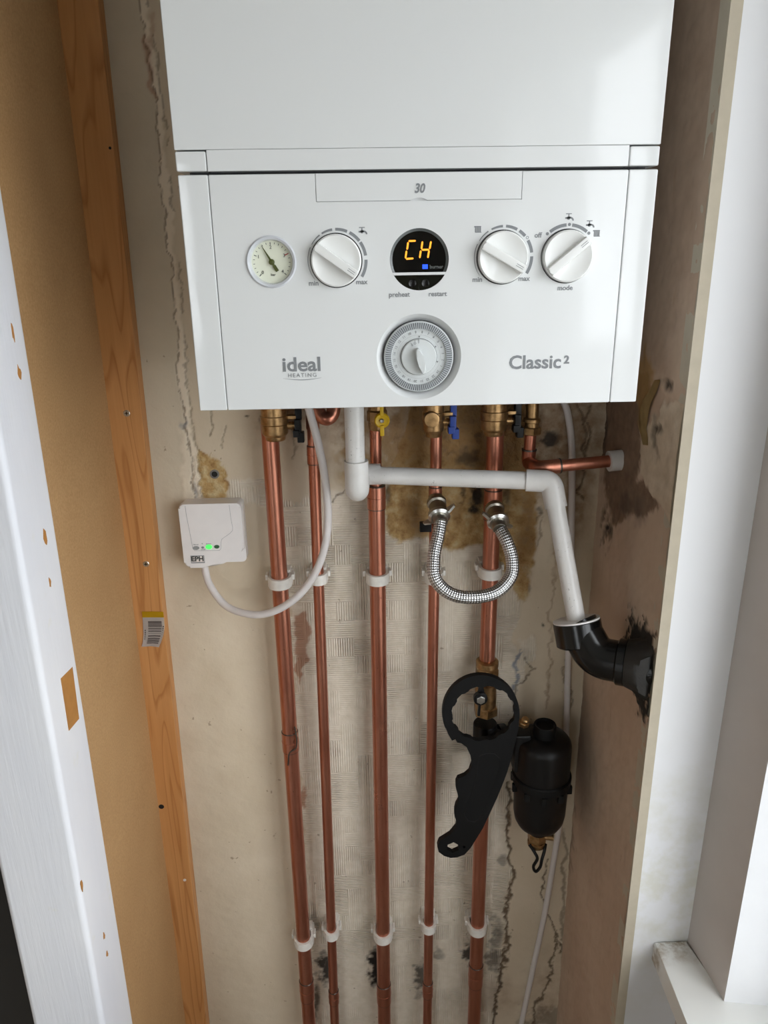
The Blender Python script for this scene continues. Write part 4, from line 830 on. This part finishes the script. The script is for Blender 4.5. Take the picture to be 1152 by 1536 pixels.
# ------------------------------------------------------------------ braided filling loop
A_ = p4.at(z(745)); B_ = p5.at(z(757))
lp = thing('filling_loop', (A_+B_)/2, 'braided steel filling hose looped between two copper pipes', 'hose')
hs = [onY(*a) for a in ((660.5, 783, .215), (658, 800, .207), (651, 835, .192), (653, 868, .178), (675, 890, .170), (708, 896, .167), (744, 888, .171), (766, 865, .180), (768, 838, .190), (760, 812, .201), (751, 795, .212))]
obj('hose', tube(spline(hs, 10), .0082, 28, uv=True), 'braid', lp)
def fitting(p0, p1_, wing):
    p0 = Vector(p0); d_ = (Vector(p1_)-p0); L = d_.length; d_.normalize(); S_ = L/.062
    f = obj('hose_fitting', lathe([(.0088, .004*S_), (.0088, .012*S_), (.0118, .0135*S_), (.0128, .016*S_), (.0124, .022*S_), (.0098, .024*S_), (.0108, .027*S_), (.0112, .044*S_), (.0096, .047*S_)], p0, d_, 30), 'nickel', lp)
    bm = lathe([(.0098, .044*S_), (.0138, .046*S_), (.0142, .053*S_), (.0110, .056*S_), (.0090, .056*S_)], p0, d_, 30); c_ = p0+d_*(.050*S_); s_ = d_.cross(Vector(wing)).normalized(); w_ = s_.cross(d_).normalized()
    for sg in (-1, 1):
        O = c_+w_*(sg*.0125); pts = [(0, -.0040), (.0030, -.0042), (.0115, .0006), (.0118, .0040), (.0, .0040)]
        prism([(a*sg, b) for a, b in (pts if sg > 0 else pts[::-1])], O-s_*.0017, w_, -d_, .0034, bm)
    obj('wing_nut', bm, 'steel', f)
    obj('ferrule', lathe([(.0078, .052*S_), (.0090, .053*S_), (.0092, .068*S_), (.0084, .070*S_)], p0, d_, 26), 'nickel', f)
fitting(A_, onY(660, 781, .2165), (1, 0, .9)); fitting(B_, onY(748.5, 789, .2165), (1, 0, -.7))

# ------------------------------------------------------------------ wireless receiver box
q = [onY(*a, .262) for a in ((264, 758), (361, 756), (367, 849), (281, 853))]
x0 = (q[0].x+q[3].x)/2-.0005; x1 = (q[1].x+q[2].x)/2+.001; z1 = (q[0].z+q[1].z)/2+.001; z0 = (q[2].z+q[3].z)/2
rc = thing('receiver_box', ((x0+x1)/2, YW, z0), 'white square wireless receiver box with a glowing green button', 'receiver')
W2, H2 = x1-x0, z1-z0
def ep(px, py): return x0+(px-178)/(975-178)*W2, z1-(py-135)/(872-135)*H2
def rr(xa, xb, za, zb, r, n=6):
    out = []
    for cx_, cz_, a0 in ((xb-r, zb-r, 0), (xa+r, zb-r, 90), (xa+r, za+r, 180), (xb-r, za+r, 270)):
        out += [(cx_+r*math.cos(math.radians(a0+90*i/n)), cz_+r*math.sin(math.radians(a0+90*i/n))) for i in range(n+1)]
    return out
obj('back_box', front(rr(x0+.001, x1, z0+.003, z1-.0005, .006), 0, 0, YW+.0012, .018), 'white_plastic', rc)
lower = [ep(*p) for p in ((975, 660), (930, 700), (850, 755), (760, 800), (680, 832), (560, 862), (420, 872), (320, 870))]
top = rr(x0, x1-.0005, z0, z1, .006); cov = [p for p in top if p[1] > ep(0, 660)[1]]
ul = [p for p in top if p[1] <= ep(0, 660)[1] and p[0] < x0+W2*.25]
outline = cov[:14]+[p for p in cov[14:]]
tl = sorted([p for p in top if p[0] > x0+W2*.5 and p[1] > ep(0, 660)[1]], key=lambda p: p[1]); tl2 = [p for p in rr(x0, x1-.0005, z0, z1, .006)[7:14]]; bl = [p for p in rr(x0, x1-.0005, z0, z1, .008)[14:21]]
outline = rr(x0, x1-.0005, z0, z1, .006)[0:7]+tl2+bl+lower[::-1][1:]
obj('cover', front(outline, 0, 0, YW-.0165, .0105, bev=.0032), 'white_plastic', rc)
YF = YW-.027
ln = [ep(*p) for p in ((268, 152), (272, 260), (290, 430), (308, 640), (330, 668), (520, 672), (650, 672), (668, 655), (678, 585), (690, 545), (720, 525), (800, 480), (840, 445), (845, 410), (832, 300), (826, 152))]
bm = bmesh.new()
for a, b in zip(ln, ln[1:]): cyl((a[0], YF+.00005, a[1]), (b[0], YF+.00005, b[1]), .00022, 6, bm)
obj('panel_line', bm, 'print_grey', rc)
for px, py, rx, rz, mt, nm in ((352, 637, 43, 25, 'grey_button', 'button'), (438, 633, 18, 15, 'print_grey', 'indicator'), (518, 628, 42, 32, 'led_green', 'button'), (620, 628, 35, 25, 'green_button', 'button')):
    c_ = ep(px, py); k = W2/797; o = obj(nm, front([(rx*k*math.cos(a), rz*k*math.sin(a)) for a in np.linspace(0, 2*PI, 25)[:-1]], c_[0], c_[1], YF+.0003, .0012, bev=.0004), mt, rc)
    if mt == 'led_green': o['label'] = 'lit green button'
for s_, px, py in (('Manual', 353, 597), ('System', 518, 592), ('on/off', 440, 657)): text('small_print', s_, .0024, *ep(px, py), YF-.0001, 'print_grey', rc)
c_ = ep(436, 590); obj('signal_symbol', front([(-.0008, .0008), (0, -.0009), (.0008, .0008)], c_[0], c_[1], YF, .0002), 'print_grey', rc, False)
a = ep(268, 816); b = ep(446, 726); obj('logo_plate', front([(a[0], a[1]), (b[0], a[1]), (b[0], b[1]), (a[0], b[1])], 0, 0, YF+.0001, .0003), 'print_grey', rc, False)
k = .0007; obj('logo_ground', front([(a[0]+k, a[1]+.0016), (b[0]-k, a[1]+.0016), (b[0]-k, b[1]-k), (a[0]+k, b[1]-k)], 0, 0, YF-.0001, .0003), 'label_paper', rc, False)
text('logo_text', 'EPH', .0098, *ep(356, 766), YF-.0005, 'print_dark', rc, bold=.00035, xscale=1.0)
# cables
pts = [onY(*a) for a in ((306, 846, .274), (314, 876, .262), (338, 908, .245), (372, 921, .228), (405, 919, .218), (440, 900, .212), (468, 868, .211), (486, 825, .209), (492, 775, .206), (487, 715, .203), (476, 660, .200), (464, 615, .198), (459, 590, .197))]
pts.append(Vector((pts[-1].x-.004, .197, Z(.0024))))
tag(obj('white_cable', tube(spline(pts, 10), .0049, 18), 'cable_white'), 'white cable looping from the receiver box up into the boiler', 'cable')
pts = [onY(*a, YW-.0055) for a in ((842, 590), (851, 618), (857, 660), (858, 720), (857, 800), (855, 900), (852, 1000), (850, 1080), (847, 1160), (840, 1230), (829, 1300), (817, 1370), (800, 1450), (782, 1536), (770, 1600))]
pts = [Vector((min(p.x, XR-.006), p.y, p.z)) for p in pts]; pts = [Vector((pts[0].x-.004, YW-.0055, Z(.0024)))]+pts
pts.append(Vector((pts[-1].x-.05, YW-.0055, .25))); pts.append(Vector((pts[-1].x-.02, YW-.006, .006)))
tag(obj('white_cable', tube(spline(pts, 8), .0046, 16), 'cable_white'), 'long white cable running down the back corner behind the black filter', 'cable')

# ------------------------------------------------------------------ filter with valve, and its spanner
YFi = .226
t0 = onY(814, 1078, YFi); fx = onY(812, 1165, YFi).x; ft = thing('magnetic_filter', (fx, YFi, onY(811, 1247, YFi).z), 'black plastic boiler filter canister with a brass drain fitting', 'filter')
def fz(py): return onY(812, 1060+py/6.146, YFi).z
zb = fz(1150)
prof = [(.0135, zb), (.0150, fz(1132)), (.0230, fz(1098)), (.0310, fz(1060)), (.0358, fz(1012)), (.0378, fz(950)), (.0390, fz(668)), (.0388, fz(660))]
obj('lower_bowl', lathe([(r_, zz-zb) for r_, zz in prof], (fx, YFi, zb), (0, 0, 1), 56), 'black_plastic', ft)
zf = fz(650); fg = obj('flange', lathe([(.0388, -.006), (.0418, -.004), (.0425, 0), (.0425, .008), (.0405, .010)], (fx, YFi, zf), (0, 0, 1), 56), 'black_matt', ft)
for i in range(10):
    a = 2*PI*i/10+.2; x_, y_ = fx+.0405*math.cos(a), YFi+.0405*math.sin(a); obj('lug', box(x_-.004, x_+.004, y_-.003, y_+.003, zf-.016, zf-.003, .001), 'black_matt', fg)
zz = zf+.009; obj('upper_body', lathe([(.0398, 0), (.0398, fz(345)-zz), (.0385, fz(310)-zz), (.0345, fz(282)-zz), (.026, fz(262)-zz), (.015, fz(250)-zz)], (fx, YFi, zz), (0, 0, 1), 56), 'black_plastic', ft)
zc = fz(262); obj('top_cap', lathe([(.0155, 0), (.0160, .003), (.0160, .018), (.0150, .020), (.0128, .0195), (.0120, .016), (0, .016)], (fx, YFi-.002, zc), (0, 0, 1), 36), 'black_matt', ft)
# inlet body beside it
xi = p5.X(z(1100)); obj('inlet_tee', lathe([(.0165, 0), (.0175, .002), (.0175, .060), (.0165, .062)], (xi, YP-.004, z(1140)), (0, 0, 1), 36), 'black_plastic', ft)
bm = cyl((xi, YP-.010, z(1105)), (fx-.02, YFi, z(1105)), .0155, 32); cyl((xi+.020, YP-.010, z(1105)), (xi+.030, YP-.008, z(1105)), .0185, 32, bm); box(fx-.044, fx-.020, YFi-.012, YFi+.014, fz(560), fz(220), .004, bm=bm); obj('inlet_pipe', bm, 'black_plastic', ft)
c = onY(785, 1080, YFi-.006); bm = hexnut((c.x, c.y, c.z-.008), (.2, -.3, 1), .0075, .007); lathe([(.005, .006), (.0055, .012), (.004, .014), (0, .014)], (c.x, c.y, c.z-.008), (.2, -.3, 1), 20, bm); obj('bleed_screw', bm, 'brass', ft)
bm = hexnut((fx-.001, YFi, zb+.001), (0, 0, -1), .0140, .018); ring(bm, fx-.001, YFi, zb-.020, .0135, .008); cyl((fx+.010, YFi-.004, zb-.006), (fx+.0225, YFi-.007, zb-.006), .0048, 20, bm); lathe([(.009, .019), (.009, .027), (.006, .029)], (fx-.001, YFi, zb), (0, 0, -1), 24, bm); obj('drain_fitting', bm, 'brass', ft)
xs_ = fx-.001; lpz = zb-.026
strap = [(xs_-.0125, YFi-.008, zb-.016), (xs_-.006, YFi-.016, zb-.024), (xs_-.002, YFi-.018, zb-.034), (xs_-.007, YFi-.018, zb-.048), (xs_-.003, YFi-.018, zb-.058), (xs_+.003, YFi-.018, zb-.050), (xs_+.005, YFi-.018, zb-.036), (xs_+.009, YFi-.014, zb-.024), (xs_+.0125, YFi-.006, zb-.018)]
obj('cap_strap', tube(spline(strap, 8), .0023, 10), 'black_plastic', ft)
# isolating valve above the filter
x_ = p5.X(z(1040)); iv = thing('filter_valve', (x_, YP, z(1075)), 'brass valve with a small black lever above the filter', 'valve')
za = onY(725, 1078, YP-.014).z; zt_ = onY(725, 996, YP-.012).z
bm = hexnut((x_, YP-.002, za), (0, 0, 1), .0178, .015); lathe([(.0145, .015), (.0150, .030), (.0140, .048), (.0150, .052)], (x_, YP-.002, za), (0, 0, 1), 28, bm); hexnut((x_, YP-.002, zt_-.026), (0, 0, 1), .0172, .017, bm); lathe([(.0158, 0), (.0162, .002), (.0158, .008), (.0125, .010)], (x_, YP-.002, zt_-.009), (0, 0, 1), 28, bm); obj('valve_body', bm, 'brass', iv)
c = onY(721, 1049, YP-.036); obj('spindle', cyl((c.x, YP-.012, c.z), (c.x, YP-.032, c.z), .005, 18), 'brass', iv)
bm = lathe([(.0098, .006), (.0098, .0), (.0085, -.001), (0, -.001)], c, (0, 1, 0), 28); prism([(-.0052, .004), (.0052, .004), (.0022, .024), (-.0005, .024)][::-1], (c.x+.001, c.y+.004, c.z), (1, 0, 0), (0, 0, 1), -.005, bm); prism([(-.0016, -.008), (.0014, -.008), (.0006, -.030), (-.0030, -.030)], (c.x, c.y+.004, c.z), (1, 0, 0), (0, 0, 1), -.005, bm)
lv = obj('lever', bm, 'black_plastic', iv); obj('nut', hexnut((c.x, c.y-.0005, c.z), (0, -1, 0), .0062, .003), 'steel', lv)
# spanner
YS = .190
def sp_(px, py): p = onY(px, py, YS); return (p.x, p.z)
ctr_ = sp_(721.5, 1070.5); ringp = [sp_(721.5+58*math.cos(a), 1070.5-57.5*math.sin(a)) for a in np.linspace(math.radians(-12), math.radians(205), 40)]
hand = [(678, 1111), (683, 1109), (686, 1114), (692, 1115), (700, 1121), (706, 1134), (708, 1146), (704, 1158), (697, 1164), (687, 1168), (684, 1174), (684, 1183), (687, 1193), (688, 1201), (684, 1208), (682, 1216), (682, 1225), (685, 1233), (684, 1241), (675, 1252), (659, 1262), (656, 1270), (658, 1278), (666, 1284), (676, 1287), (686, 1286), (697, 1282), (706, 1272), (724, 1243), (735, 1220), (746, 1196), (755, 1174), (761, 1158), (768, 1134), (774, 1110), (778, 1092)]
out = ringp+[sp_(*p) for p in ((667, 1088), (672, 1101))]+[sp_(*p) for p in hand]
plate = front(out[::-1] if False else out, 0, 0, YS+.008, .008)
hc = sp_(725, 1071); notch = []
for i in range(84):
    a = 2*PI*i/84; r_ = .0428+(-.0013 if (i % 7) < 3 else .0006); notch.append((hc[0]+r_*math.cos(a), hc[1]+r_*math.sin(a)))
c1_ = front(notch, 0, 0, YS+.02, .04); c2 = sp_(679.5, 1271.5); hx_ = [(c2[0]+.0095*math.cos(PI/3*i+.45), c2[1]+.0095*math.sin(PI/3*i+.45)) for i in range(6)]; c2b = front(hx_, 0, 0, YS+.02, .04); c3 = sp_(696, 1270.5)
c3b = front([(c3[0]+.0024*math.cos(a), c3[1]+.0024*math.sin(a)) for a in np.linspace(0, 2*PI, 13)[:-1]], 0, 0, YS+.02, .04)
sn = boolean_cut('filter_spanner', plate, [c1_, c2b, c3b], 'black_matt', None, 40); tag(sn, 'flat black plastic filter spanner with a notched ring and finger grips hung on the valve', 'spanner')
st_ = [sp_(*p) for p in ((719, 1134), (730, 1130), (742, 1131), (750, 1138), (750, 1148), (744, 1170), (733, 1200), (720, 1226), (712, 1233), (702, 1231), (696, 1222), (700, 1208), (708, 1190), (714, 1168), (716, 1146))]
bm = bmesh.new()
for a, b in zip(st_, st_[1:]+st_[:1]): cyl((a[0], YS+.0002, a[1]), (b[0], YS+.0002, b[1]), .0006, 6, bm)
obj('raised_rib', bm, 'black_matt', sn)
